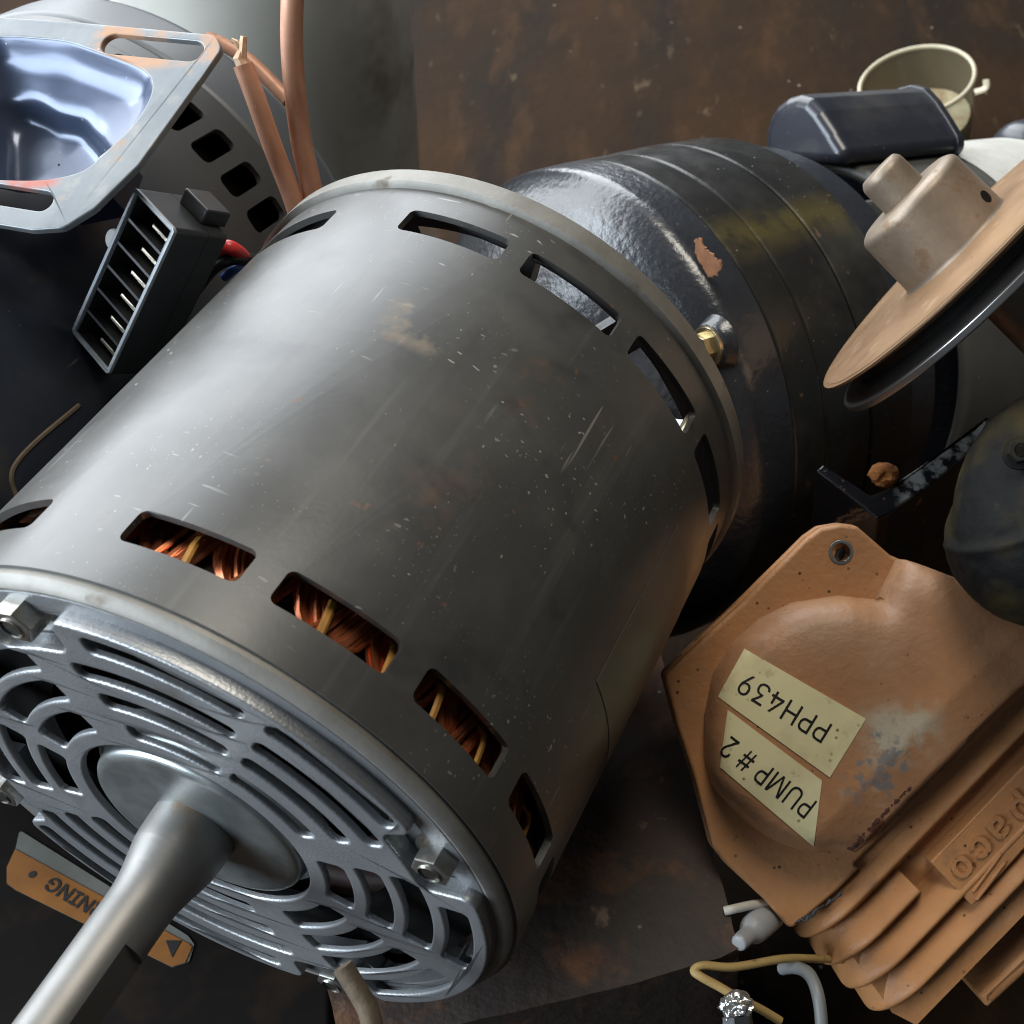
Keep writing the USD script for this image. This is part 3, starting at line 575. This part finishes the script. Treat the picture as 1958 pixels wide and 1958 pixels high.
t.part('bolt', moved(hexbolt(.0080, .0036, .0062, .0012), (*q, bz_ + .0014)), 'gold_bolt', smooth=25)
q = on_plane(fbk, (1316, 500), .001)
cp_ = smooth_path([(1296, 468), (1310, 464), (1320, 482), (1334, 498), (1348, 512), (1346, 526), (1332, 538), (1318, 530), (1312, 512), (1302, 500), (1296, 468)], 60)[:-1]
chip = Polygon(fbk.poly(cp_ + nrg.normal(0, 2.2, cp_.shape), .002)).buffer(0)
chip = max(getattr(chip, 'geoms', [chip]), key=lambda g_: g_.area)
ck = refined(chip, 0, .0004, .002).to_mesh(); cv = np.array(ck.vert_properties[:, :3], float)
cv[:, 2] += face_z(np.hypot(cv[:, 0], cv[:, 1])) + .0004
t.part('paint_chip', trimesh.Trimesh(cv, ck.tri_verts, process=False), 'bare_copper')

# ------------------------------------------------------------------ third motor with capacitor cover
TC = EYE + 1.1 * (np.array([.0485, .3816, -.0036]) - EYE); TA = unit([.774, .571, -.277]); ft = axial(TC, TA); TR = .077
t = Thing('grey_motor', 'dusty grey motor behind the pulley with a white paper label round its shell', 'motor', ft)
t.part('shell', revolve(rounded([(.0715, -.0022), (.0735, .0), (.0762, -.0008), (TR, -.003), (TR, -.17), (.06, -.176), (0, -.178)], [0, .001, .001, .001, .002, .004, 0], 4), 140), 'grey_motor')
t.part('end_bell', revolve(rounded([(0, -.010), (.030, -.008), (.058, -.0065), (.0712, -.0040), (.0718, -.010)], [0, .004, .004, .001, 0], 4), 120), 'wet_black')
t.part('foot_boss', extrude(rnd(Polygon(ft.poly([(1606, 392), (1712, 374), (1760, 400), (1760, 470), (1660, 470)], .004)), .002), -.008, .006, .001), 'grey_motor')
lab = []
for z0, z1, m_ in ((-.0575, -.14, 'white_label'),):
    a = np.radians(np.linspace(-48, 62, 60)); rr = TR + .0004
    v = np.vstack([np.column_stack([rr * np.sin(a), rr * np.cos(a), np.full(60, z0)]), np.column_stack([rr * np.sin(a), rr * np.cos(a), np.full(60, z1)])])
    i = np.arange(59); f = np.vstack([np.stack([i, i + 60, i + 1], 1), np.stack([i + 1, i + 60, i + 61], 1)]); lm = trimesh.Trimesh(v, f, process=False)
    if (lm.face_normals * np.column_stack([lm.triangles_center[:, :2], np.zeros(len(f))])).sum() < 0: lm.invert()
    t.part('paper_label', lm, m_, smooth=True)
fcap = facing(at((1560, 262), .505), -TA, right=np.cross(TA, [0, 0, 1.0]))
t = Thing('capacitor_cover', 'blue black capacitor cover with a rounded end on top of the grey motor', 'capacitor', fcap)
cp = Polygon(fcap.poly([(1458, 310), (1459, 252), (1466, 224), (1480, 202), (1500, 187), (1522, 181), (1545, 188), (1566, 212), (1592, 254), (1628, 318)])); cp = cp.buffer(.004, 12).buffer(-.008, 12).buffer(.004, 12)
t.part('can', extrude(cp, -.068, 0, .0045, 6), 'cap', smooth=40)
t.part('base_lip', extrude(cp.buffer(.0012), -.0675, -.064, .0006), 'cap')

# grey rounded thing at the right edge, behind the label
fz = axial(at((1990, 306), .60), unit([.85, .5, -.1]))
single('dark_canister', revolve(rounded([(0, .02), (.014, .02), (.019, .014), (.019, -.05), (0, -.05)], [0, .004, .004, .002, 0], 5), 60), 'cap', fz, 'dark grey rounded canister at the right edge under the plastic cup', 'canister')

# ------------------------------------------------------------------ plastic cup on the floor
cupK = 1.15; CC = EYE + cupK * (ray((1752.6, 154.5)) * .7129); cr = .03 * cupK; ax = unit([-.257, -.07, 1.0])
fcup = Frame(CC, unit(np.cross([0, 1.0, 0], ax)), np.cross(ax, unit(np.cross([0, 1.0, 0], ax))), ax)
t = Thing('plastic_cup', 'cloudy yellowish plastic cup with a thin rim on the floor at the top right', 'cup', fcup)
H_ = .046
t.part('wall', revolve(rounded([(cr + .0004, -.001), (cr * .84, -H_), (cr * .82, -H_), (cr - .0012, -.001)], 0), 90), 'cup_wall')
t.part('rim', revolve([(cr + .0014 * math.cos(q) + .0002, .0014 * math.sin(q)) for q in np.linspace(0, 2 * np.pi, 13)], 90), 'cup')
t.part('residue', revolve([(0, -H_ + .016), (cr * .5, -H_ + .0175), (cr * .86, -H_ + .019), (cr * .82, -H_ - .0005), (0, -H_ - .0005)], 60), 'cup_dirt')
tb = fcup.loc(at((1868, 178), .735)); te = fcup.loc(at((1886, 152), .735))
t.part('pull_tab', tube(smooth_path([tb * .97, (tb + te) / 2 + np.array([.002, 0, -.002]), te], 12), .0022, 8, True, (1.4, .7)), 'cup')

# ------------------------------------------------------------------ grey pail behind
fp = Frame(at((545, 160), .60), (1, 0, 0), (0, 1, 0), (0, 0, 1))
pz = fp.o[2]
t = Thing('grey_pail', 'tall grey plastic pail with a dirty streak behind the copper tubes', 'pail', fp)
bz = FLOOR - pz
t.part('body', revolve(rounded([(.0610, .16), (.0632, .16), (.0600, .03), (.0555, -.02), (.0490, -.08), (.0420, bz), (0, bz)], [0, .001, .03, .03, .03, .01, 0], 6), 110), 'pail', smooth=60)

# ------------------------------------------------------------------ pulley
PK = .85; PC = EYE + PK * (np.array([.0872, .356, .0611]) - EYE); PN = unit([-.723, .41, .556]); pr_ = .06 * PK
fpl = axial(PC, -PN)
t = Thing('belt_pulley', 'rusty tan belt pulley with a set screw hub at the right edge', 'pulley', fpl)
gz = -.0091 * PK
t.part('sheave', revolve(rounded([(.010, .0012), (pr_ * .55, .0006), (pr_ * .86, -.0004), (pr_ * .965, -.0002), (pr_, -.0004), (pr_, -.0012), (pr_ * .86, gz * .42)], [0, .01, .006, .002, .0004, .0004, 0], 5), 180), 'pulley', smooth=40)
t.part('belt_groove', revolve([(pr_ * .985, -.0012), (pr_ * .84, gz * .40), (pr_ * .84, gz * .75), (pr_ * .985, gz - .0004)], 140), 'groove')
t.part('rear_rim', revolve(rounded([(pr_ * .975, gz - .0002), (pr_, gz - .0004), (pr_, gz - .0024), (pr_ * .9, gz - .0035), (.012, gz - .0035)], [0, .0004, .0004, .001, 0], 4), 160), 'rim_steel')
hx = .0168
hub = t.part('hub', revolve(rounded([(.0062, .0205), (hx - .003, .0205), (hx, .0190), (hx + .0004, .0012), (hx + .002, .0)], [0, .001, .0016, .001, 0], 5), 90), 'pulley_hub')
def on_tube(fr, rad, px):
    r = ray(px); o = fr.loc(EYE); d = fr.loc(EYE + r) - o; A_, B_, C_ = d[0] ** 2 + d[1] ** 2, 2 * (o[0] * d[0] + o[1] * d[1]), o[0] ** 2 + o[1] ** 2 - rad * rad
    return o + d * ((-B_ - math.sqrt(max(0, B_ * B_ - 4 * A_ * C_))) / (2 * A_))
sc = on_tube(fpl, hx + .0002, (1885, 376)); inw = np.array([sc[0], sc[1], 0]) / hx
t.part('set_screw_hole', tube([sc - inw * .003, sc + inw * .00015], .0019, 20), 'inside', parent=hub)
stub = revolve(rounded([(0, .0305), (.0055, .0305), (.0068, .0290), (.0070, .004)], [0, .0005, .001, 0], 4), 48)
key = m3.Manifold.cube((.0034, .006, .02)).translate((-.0017, .0048, .021)).rotate((0, 0, 60))
try:
    sm2 = m3.Manifold(m3.Mesh(np.asarray(revolve(np.vstack([rounded([(0, .0305), (.0055, .0305), (.0068, .0290), (.0070, .004)], [0, .0005, .001, 0], 4), [(0, .004)]]), 48).vertices, np.float32), np.asarray(revolve(np.vstack([rounded([(0, .0305), (.0055, .0305), (.0068, .0290), (.0070, .004)], [0, .0005, .001, 0], 4), [(0, .004)]]), 48).faces, np.uint32)))
    s3 = sm2 - key; stub = tm(s3) if s3.num_tri() > 60 else stub
except Exception: pass
t.part('shaft_end', stub, 'pulley_hub')
t.part('shaft', revolve([(.007, gz), (.007, -.10), (0, -.10)], 40), 'pulley_hub')

# dirty black housing the pulley shaft runs to
fd = facing(at((2010, 1030), .335), d2w(np.array([-.1, -.2, -1.0])))
sph = trimesh.creation.icosphere(5, 1.0); v = np.array(sph.vertices)
k_ = .335 / F0
v2 = v * np.column_stack([np.full(len(v), 199 * k_), np.where(v[:, 1] > 0, 298, 172) * k_, np.full(len(v), 190 * k_)])
ang = v @ unit([-.45, .78, .42])
v2 *= (1 + .030 * np.exp(-((ang - .42) / .05) ** 2) - .05 / (1 + np.exp(-(ang - .46) / .02)))[:, None]
v2 += v * (.0012 * (meshkit.fbm(v * 5, 3, 5) - .5))[:, None]
t = Thing('pump_motor_housing', 'grimy rounded black housing at the right edge above the tan pump', 'motor housing', fd)
t.part('casing', trimesh.Trimesh(v2, sph.faces, process=False), 'dirty_black', smooth=True)
t.part('cap_screw', moved(hexbolt(.0052, .0022, .0042, .0008), (*fd.uv((1925, 905)), .0215)), 'dirty_black')

# ------------------------------------------------------------------ angle iron
za = at((1668, 960), .385)[2]
fa = Frame(at((1668, 960), .385), (1, 0, 0), (0, 1, 0), (0, 0, 1))
t = Thing('angle_iron', 'glossy black steel angle standing on end behind the tan pump', 'angle iron', fa)
Lp = Polygon(fa.poly([(1560, 898), (1574, 886), (1664, 946), (1690, 936), (1780, 876), (1862, 818), (1904, 778), (1868, 852), (1790, 918), (1700, 982), (1678, 992), (1655, 972)]))
t.part('section', extrude(rnd(Lp, .0007), -.085, 0, .0009, 3), 'angle')
bl = trimesh.creation.icosphere(2, .0042); bv = np.array(bl.vertices); bv *= (1 + .5 * (meshkit.noise(bv * 600, 3) - .5))[:, None]; bv[:, 2] *= .7
b2 = fa.loc(at((1690, 908), .392)); t.part('rust_lump', moved(trimesh.Trimesh(bv, bl.faces, process=False), b2), 'rust_orange', smooth=False)

# ------------------------------------------------------------------ tan pump
fpm = facing(at((1600, 1430), .356), d2w(np.array([.085, -.02, -1.0])))
t = Thing('tan_pump', 'tan painted cast pump with cooling fins and two cream labels at the lower right', 'pump', fpm)
px2 = .352 / F0                                              # metres per photograph pixel there
base = rnd(Polygon(fpm.poly([(1269, 1292), (1405, 1166), (1500, 1072), (1546, 1026), (1572, 1008), (1608, 1002), (1640, 1006), (1704, 1062), (1800, 1102), (1958, 1180), (2250, 1300), (2250, 1060), (1960, 1338), (1725, 1578), (1600, 1706), (1512, 1780), (1462, 1722), (1390, 1655), (1362, 1620), (1330, 1495), (1294, 1385)])), .002)
hole = Point(*fpm.uv((1608, 1056))).buffer(18 * px2, 12)
groove_ = Polygon(fpm.poly([(1640, 1652), (1700, 1592), (1960, 1330), (2250, 1040), (2262, 1052), (1972, 1342), (1712, 1604), (1654, 1664)])).buffer(.0006)
body = t.part('flange', extrude(base.difference(hole).difference(groove_), -.0042, 0, .0012, 4), 'pump')
t.part('gasket_plate', extrude(base.buffer(.0004).difference(hole), -.009, -.0050, .0006, 3), 'pump')
t.part('body_block', extrude(base.buffer(-.0050).difference(hole), -.050, -.0088), 'pump')
t.part('groove_floor', extrude(groove_.buffer(.0004), -.0050, -.0036), 'pump')
t.part('bolt_hole_ring', extrude(Point(*fpm.uv((1608, 1056))).buffer(24 * px2, 12).difference(hole), -.001, .0002, .0001), 'zinc')
t.part('hole_screw', moved(hexbolt(.0040, .001, None), (*fpm.uv((1612, 1062), -.006), -.0068)), 'bolt')
DH = .0165
arc_px = [(1712, 1070), (1692, 1108), (1672, 1146), (1640, 1143), (1602, 1138), (1512, 1152), (1450, 1182), (1400, 1228), (1362, 1290), (1346, 1367), (1345, 1440), (1360, 1500), (1410, 1555), (1470, 1600), (1540, 1625), (1595, 1625)]
top_px = [(2060, 1222), (1958, 1178), (1800, 1101), (1712, 1066)]
domeP = Polygon(fpm.poly(arc_px + [(1625, 1618), (1720, 1515), (1925, 1312), (2050, 1188)] + top_px)).buffer(-.0015).buffer(.0015)
bnd = LineString(smooth_path(fpm.poly(arc_px + [(1640, 1650)]), 120)); bnd2 = LineString(fpm.poly([(2300, 1330)] + top_px[1:]))
edge = LineString(fpm.poly([(1610, 1632), (1720, 1515), (1925, 1312), (2150, 1095)]))
def rise(d, w): k = np.clip(d / w, 0, 1); return np.sqrt(np.clip(1 - (1 - k) ** 2, 0, 1))
def dome_h(xy):
    pts = shapely.points(np.asarray(xy)); d = shapely.distance(bnd, pts); e = shapely.distance(edge, pts); d2 = shapely.distance(bnd2, pts)
    h = DH * (.55 * rise(d, .006) + .45 * rise(d, .024)) * (.70 + .30 * rise(d2, .010)) * (.50 + .28 * rise(e, .0022) + .22 * np.clip(e / .013, 0, 1))
    return np.where(shapely.contains(domeP, pts) | (shapely.distance(domeP, pts) < 1e-6), h, 0)
def on_dome(px):
    px = np.atleast_2d(px); z = np.full(len(px), DH * .8)
    for _ in range(9):
        xy = np.array([fpm.uv(p, h) for p, h in zip(px, z)]); z = .6 * dome_h(xy) + .4 * z
    return np.column_stack([xy, dome_h(xy)])
dk = refined(domeP, -.003, 0, .0011).to_mesh(); dv_ = np.array(dk.vert_properties[:, :3], float); top = dv_[:, 2] > -.0001
dv_[top, 2] += dome_h(dv_[top, :2]) + .0003
dome_ = t.part('dome', trimesh.Trimesh(dv_, dk.tri_verts, process=False), 'pump_dome', smooth=45)
def edge_patch(name, m_, pts, wid, seed, lift=.0001, flatten=.35):
    r_ = random.Random(seed); P = np.array([on_dome(p)[0] for p in smooth_path(pts, 40)]); P[:, 2] += lift
    P += np.array([[r_.uniform(-1, 1) * wid * .35, r_.uniform(-1, 1) * wid * .35, 0] for _ in P]); w_ = np.array([wid * r_.uniform(.15, 1.0) for _ in P]); w_[0] = w_[-1] = wid * .1
    q = tube(np.zeros((len(P), 3)) + np.column_stack([P[:, 0], P[:, 1], np.zeros(len(P))]), w_, 8); v = np.array(q.vertices); k = 8
    base_z = np.concatenate([np.repeat(P[:, 2], k), P[[0, -1], 2]]); v[:, 2] = v[:, 2] * flatten + base_z
    t.part(name, trimesh.Trimesh(v, q.faces, process=False), m_, parent=dome_, smooth=False)
edge_patch('rust_chip', 'rust_chip', [(1640, 1602), (1690, 1552), (1740, 1502)], .0011, 3)
edge_patch('rust_chip', 'rust_chip', [(1622, 1622), (1636, 1614), (1652, 1596)], .0012, 5)
edge_patch('orange_chip', 'rust_orange', [(1828, 1412), (1860, 1380), (1905, 1334)], .0007, 8)
# fins: each one a ridge that runs to the upper right and rolls over at its left end
u2 = unit(fpm.uv((1957, 1458)) - fpm.uv((1750, 1672))); v2_ = np.array([u2[1], -u2[0]])
ends = [(1546, 1824), (1594, 1880), (1640, 1928), (1688, 1974)]
def fin(left, pitch, amp, depth0, straight, curve):
    P0 = fpm.uv(left); path = []
    rc = .018
    for z in np.linspace(-.045, -rc, 6): path.append((0, z, -1, 0))
    for a in np.linspace(0, math.pi / 2, 10)[1:]: path.append((rc - rc * math.cos(a), -rc + rc * math.sin(a), -math.cos(a), math.sin(a)))
    for u in np.linspace(rc, straight, 24)[1:]: path.append((u, 0, 0, 1))
    cross = [(-.76, -1.35), (-.70, -1.0), (-.52, -.80), (-.36, -.52), (-.22, -.26), (-.11, -.08), (-.03, -.005), (.03, -.01), (.08, -.12), (.15, -.45), (.22, -.80), (.30, -1.0), (.36, -1.35)]
    V = []
    for (u, z, nu, nz) in path:
        for (cv_, ch) in cross:
            am = amp * (.55 + .45 * max(nz, 0)); q = P0 + u2 * (u + nu * ch * am) + v2_ * cv_ * pitch
            V.append((q[0], q[1], depth0 + z + nz * ch * am))
    k = len(cross); n = len(path); i, j = np.meshgrid(np.arange(n - 1), np.arange(k - 1), indexing='ij')
    qd = np.stack([i * k + j, i * k + j + 1, (i + 1) * k + j + 1, (i + 1) * k + j], -1).reshape(-1, 4)
    m = trimesh.Trimesh(np.array(V), np.vstack([qd[:, [0, 1, 2]], qd[:, [0, 2, 3]]]), process=False)
    if m.face_normals[:, 2].sum() < 0: m.invert()
    return m
pit = 1.06 * np.linalg.norm(fpm.uv((1594, 1880)) - fpm.uv((1546, 1824)))
for i, p in enumerate(ends):
    dz = (-.0008, -.0016, -.0022, -.0028)[i]
    if i == 1:
        t.part('fin', fin(p, pit, .0062, dz, 242 * px2, 0), 'pump', smooth=50)
    else: t.part('fin', fin(p, pit, .0062, dz, .12, 0), 'pump', smooth=50)
core = Polygon(fpm.poly([(1540, 1700), (1900, 1250), (2300, 1250), (2300, 1440), (1770, 1985), (1722, 1960)]))
t.part('fin_core', extrude(core, -.045, -.0095), 'pump')
t.part('lower_foot', extrude(rnd(Polygon(fpm.poly([(1872, 1906), (1960, 1822), (2100, 1690), (2120, 1720), (1965, 1862), (1890, 1930)], -.02)), .001), -.05, -.020, .002), 'pump')
for sd, pts in ((11, [(1514, 1768), (1542, 1756), (1576, 1733), (1606, 1708)]), (12, [(1530, 1764), (1560, 1744)])):
    r_ = random.Random(sd); P = np.array([[*fpm.uv(p), -.0004] for p in smooth_path(pts, 26)]); P[:, :2] += np.array([[r_.uniform(-1, 1) * .0007, r_.uniform(-1, 1) * .0007] for _ in P])
    t.part('bare_edge', tube(P, [.0006 * r_.uniform(.2, 1.2) for _ in P], 7), 'bare_grey', smooth=False)
# cast name panel with raised letters
panP = Polygon(fpm.poly([(1784, 1652), (1840, 1596), (1960, 1470), (2120, 1310), (2170, 1400), (1990, 1600), (1866, 1738)]))
pan = t.part('name_panel', extrude(rnd(panP, .0006), -.012, -.0026, .0006), 'pump')
d_ = -u2; up_ = np.array([-d_[1], d_[0]])
def place_text(txt, height, px, d, up, h0, bold=True, depth=.0006, stretch=1.0, hf=None):
    m = meshkit.text_mesh(txt, height, 1.0, bold); v = np.array(m.vertices); c = (v.min(0) + v.max(0)) / 2
    o = fpm.uv(px, h0); xy = o + (v[:, :1] - c[0]) * stretch * d + (v[:, 1:2] - c[1]) * up
    z = h0 + np.where(v[:, 2] > .5, depth, -.0002 if hf is None else 0.0)
    if hf is not None: z = z + hf(xy)
    m2 = trimesh.Trimesh(np.column_stack([xy, z]), m.faces, process=False)
    return m2
for ch, px in (('o', (1837, 1656)), ('c', (1873, 1618)), ('a', (1908, 1581)), ('p', (1946, 1540))):
    m_ = place_text(ch, 52 * px2, px, d_, up_, -.0026, True, .0009)
    if np.cross(d_, up_) < 0: m_.invert()
    t.part('cast_letter', m_, 'pump', parent=pan)
for k_, (a_, b_) in enumerate((((1862, 1702), (1912, 1634)), ((1868, 1718), (1920, 1650)))):
    t.part('cast_bar', extrude(LineString(fpm.poly([a_, b_], -.0026)).buffer(3.2 * px2), -.0028, -.0019, .0003), 'pump', parent=pan)
# the two cream labels, laid on the dome, with their lettering
Q1 = np.array([(1423, 1240), (1655, 1374), (1586, 1486), (1372, 1332)], float)
Q2 = np.array([(1391, 1357), (1571, 1492), (1555, 1618), (1376, 1466)], float)
def tape(Q, name):
    nu, nv = 34, 16; g_ = [(1 - b) * ((1 - a) * Q[0] + a * Q[1]) + b * ((1 - a) * Q[3] + a * Q[2]) for b in np.linspace(0, 1, nv) for a in np.linspace(0, 1, nu)]
    top_ = on_dome(np.array(g_)); top_[:, 2] += .00055; bot = top_ - [0, 0, .0003]; V = np.vstack([top_, bot]); n_ = nu * nv
    i_, j_ = np.meshgrid(np.arange(nv - 1), np.arange(nu - 1), indexing='ij'); q = np.stack([i_ * nu + j_, (i_ + 1) * nu + j_, (i_ + 1) * nu + j_ + 1, i_ * nu + j_ + 1], -1).reshape(-1, 4)
    F = [q[:, [0, 1, 2]], q[:, [0, 2, 3]], q[:, [2, 1, 0]] + n_, q[:, [3, 2, 0]] + n_]
    loop = [*range(nu), *[r * nu + nu - 1 for r in range(1, nv)], *[(nv - 1) * nu + c for c in range(nu - 2, -1, -1)], *[r * nu for r in range(nv - 2, 0, -1)]]
    lp = np.array(loop); nx = np.roll(lp, -1); F += [np.stack([lp, nx, nx + n_], 1), np.stack([lp, nx + n_, lp + n_], 1)]
    m_ = trimesh.Trimesh(V, np.vstack(F), process=False)
    if m_.face_normals[0][2] < 0: m_.invert()
    return t.part(name, m_, 'cream', smooth=45)
def tape_text(txt, p0, p1, cap):
    """lettering that follows the curve: baseline from p0 to p1 as the photo shows it, capitals cap high"""
    m = meshkit.text_mesh(txt, 1.0, 1.0, False); v = np.array(m.vertices); keep = v[:, 2] > .5
    f = m.faces[keep[m.faces].all(1)]; w0, w1 = v[:, 0].min(), v[:, 0].max(); p0, p1 = np.array(p0, float), np.array(p1, float); d = p1 - p0; up = unit(np.array([d[1], -d[0]])) * cap
    P = np.column_stack([p0 + (v[:, :1] - w0) / (w1 - w0) * d + v[:, 1:2] * up, np.zeros(len(v))])
    P, f = trimesh.remesh.subdivide_to_size(P, f, 9.0, max_iter=12)
    q = on_dome(P[:, :2]); q[:, 2] += .00064
    mm_ = trimesh.Trimesh(q, f, process=False)
    if mm_.face_normals[:, 2].sum() < 0: mm_.invert()
    return mm_
lab1 = tape(Q1, 'label_tape'); lab2 = tape(Q2, 'label_tape')
t.part('lettering', tape_text('PPH439', (1591, 1385), (1427, 1285), 42), 'ink', parent=lab1, smooth=False)
t.part('lettering', tape_text('PUMP # 2', (1562, 1532), (1398, 1406), 42), 'ink', parent=lab2, smooth=False)

# ------------------------------------------------------------------ rusty plate under the front motor, dark block at the lower left
zp = -.012
fr = Frame(atz((1200, 1600), zp), (1, 0, 0), (0, 1, 0), (0, 0, 1))
t = Thing('rusty_plate', 'thick rusted steel block between the big motor and the tan pump', 'steel block', fr)
pp = Polygon(fr.poly([(1262, 1240), (1300, 1395), (1345, 1560), (1382, 1700), (1414, 1812), (1375, 1832), (1218, 1878), (1000, 1930), (860, 1962), (640, 1962), (560, 1500), (800, 1000), (1150, 1000)]))
ex = refined(pp, -.05, 0, .006).to_mesh(); v = np.array(ex.vert_properties[:, :3], float); nz = meshkit.fbm(v * 60, 3, 9) - .5
v[:, 2] += np.where(v[:, 2] > -.02, nz * .0012, 0); v[:, :2] += (meshkit.fbm(v * 140 + 9, 3, 4) - .5)[:, None] * .0012
t.part('block', trimesh.Trimesh(v, ex.tri_verts, process=False), 'rust', smooth=40)
lower = Polygon(fr.poly([(1262, 1240), (1420, 1800), (1440, 1835), (700, 2060), (300, 1700), (800, 1000)]))
t.part('lower_block', extrude(lower.buffer(-.002), FLOOR - zp, -.0502), 'dark')

fk = Frame(atz((250, 1800), -.045), (1, 0, 0), (0, 1, 0), (0, 0, 1))
t = Thing('dark_housing', 'dark painted metal housing below the shaft with an orange warning sticker', 'housing', fk)
hp = Polygon(fk.poly([(-500, 1250), (-500, 2250), (640, 2250), (640, 1750), (420, 1350), (100, 1200)]))
t.part('casing', extrude(rnd(hp, .004), FLOOR + .045, 0, .003, 4), 'dark')
st = Polygon(fk.poly([(38, 1588), (30, 1625), (14, 1660), (14, 1690), (30, 1702), (330, 1850), (362, 1840), (372, 1806), (360, 1790)])); st = st.buffer(-.0006).buffer(.0006)
orange = Polygon(fk.poly([(30, 1625), (14, 1660), (14, 1690), (30, 1702), (325, 1850), (355, 1842), (368, 1812), (362, 1806)]))
sk = t.part('sticker', extrude(st, 0, .0003), 'sticker_white')
t.part('orange_band', extrude(orange.intersection(st), .0003, .0005), 'orange', parent=sk)
a, b = fk.uv((262, 1770)), fk.uv((102, 1678)); d = unit(b - a); up = np.array([-d[1], d[0]])
m = meshkit.text_mesh('WARNING', .0040, 1.0, True); v = np.array(m.vertices); s = np.linalg.norm(b - a) / (v[:, 0].max() - v[:, 0].min())
xy = a + (v[:, :1] - v[:, 0].min()) * s * d + v[:, 1:2] * up
t.part('lettering', trimesh.Trimesh(np.column_stack([xy, np.where(v[:, 2] > .5, .00065, .0004)]), m.faces, process=False), 'ink', parent=sk, smooth=False)
t.part('printed_mark', moved(extrude(Point(0, 0).buffer(.0011), .0005, .00065), (*fk.uv((63, 1674)), 0)), 'ink', parent=sk)
t.part('printed_mark', extrude(Polygon(fk.poly([(318, 1800), (348, 1800), (330, 1832)])), .0005, .00065), 'ink', parent=sk)

# ------------------------------------------------------------------ small scrap at the bottom
wire('corroded_strip', 'corroded metal strip sticking out under the front of the big motor', 'metal strip', [((655, 1848), .262), ((678, 1885), .262), ((705, 1935), .262), ((720, 2000), .262)], .0021, 'scrap', 8)
fn = axial(at((1440, 1778), .353), unit(at((1440, 1778), .353) - at((1408, 1808), .345)))
t = Thing('wire_nut', 'milky white plastic wire nut in the dark gap under the tan pump', 'wire nut', fn)
t.part('cap', revolve(rounded([(0, .0085), (.0021, .0083), (.0023, .0070), (.0024, .0030), (.0038, .0005), (.0041, -.002), (.0043, -.010), (.0030, -.011)], [0, .0006, .0006, .0008, .001, .001, .0006, 0], 5), 48), 'nut')
wire('wire_end', 'short white wire end running behind the wire nut', 'wire', [((1385, 1742), .352), ((1403, 1738), .352), ((1440, 1730), .356), ((1480, 1724), .36)], .0012, 'white_wire')
wire('yellow_wire', 'old yellow wire bent back on itself below the wire nut', 'wire', [((1640, 1836), .375), ((1548, 1833), .36), ((1493, 1834), .352), ((1403, 1849), .345), ((1345, 1846), .342), ((1327, 1856), .341), ((1341, 1868), .340), ((1374, 1886), .340), ((1412, 1908), .340), ((1455, 1930), .342), ((1492, 1952), .344)], .0011, 'yellow_wire', 12, n=80)
fcr = facing(at((1409, 1925), .336), d2w(np.array([-.1, -.5, -1.0])))
t = Thing('crimp_connector', 'crumpled bare metal crimp cap holding the yellow wire', 'crimp connector', fcr)
ic = trimesh.creation.icosphere(3, 1.0); v = np.array(ic.vertices); v = v * np.array([.0042, .0034, .0028]) * (1 + .9 * (meshkit.fbm(v * 2.2 + 4, 3, 8) - .5))[:, None]
t.part('metal_cap', trimesh.Trimesh(v, ic.faces, process=False), 'foil', smooth=25)
t.part('sleeve', tube([(0, -.002, -.001), (.0002, -.006, -.002), (.0004, -.012, -.004)], [.0038, .0042, .0042], 6), 'plastic', smooth=False)
wire('grey_strap', 'flat grey plastic strap curving down beside the crimp cap', 'strap', [((1495, 1852), .36), ((1520, 1850), .356), ((1546, 1862), .35), ((1562, 1895), .345), ((1570, 1945), .343), ((1572, 2010), .343)], .0017, 'strap', 10)
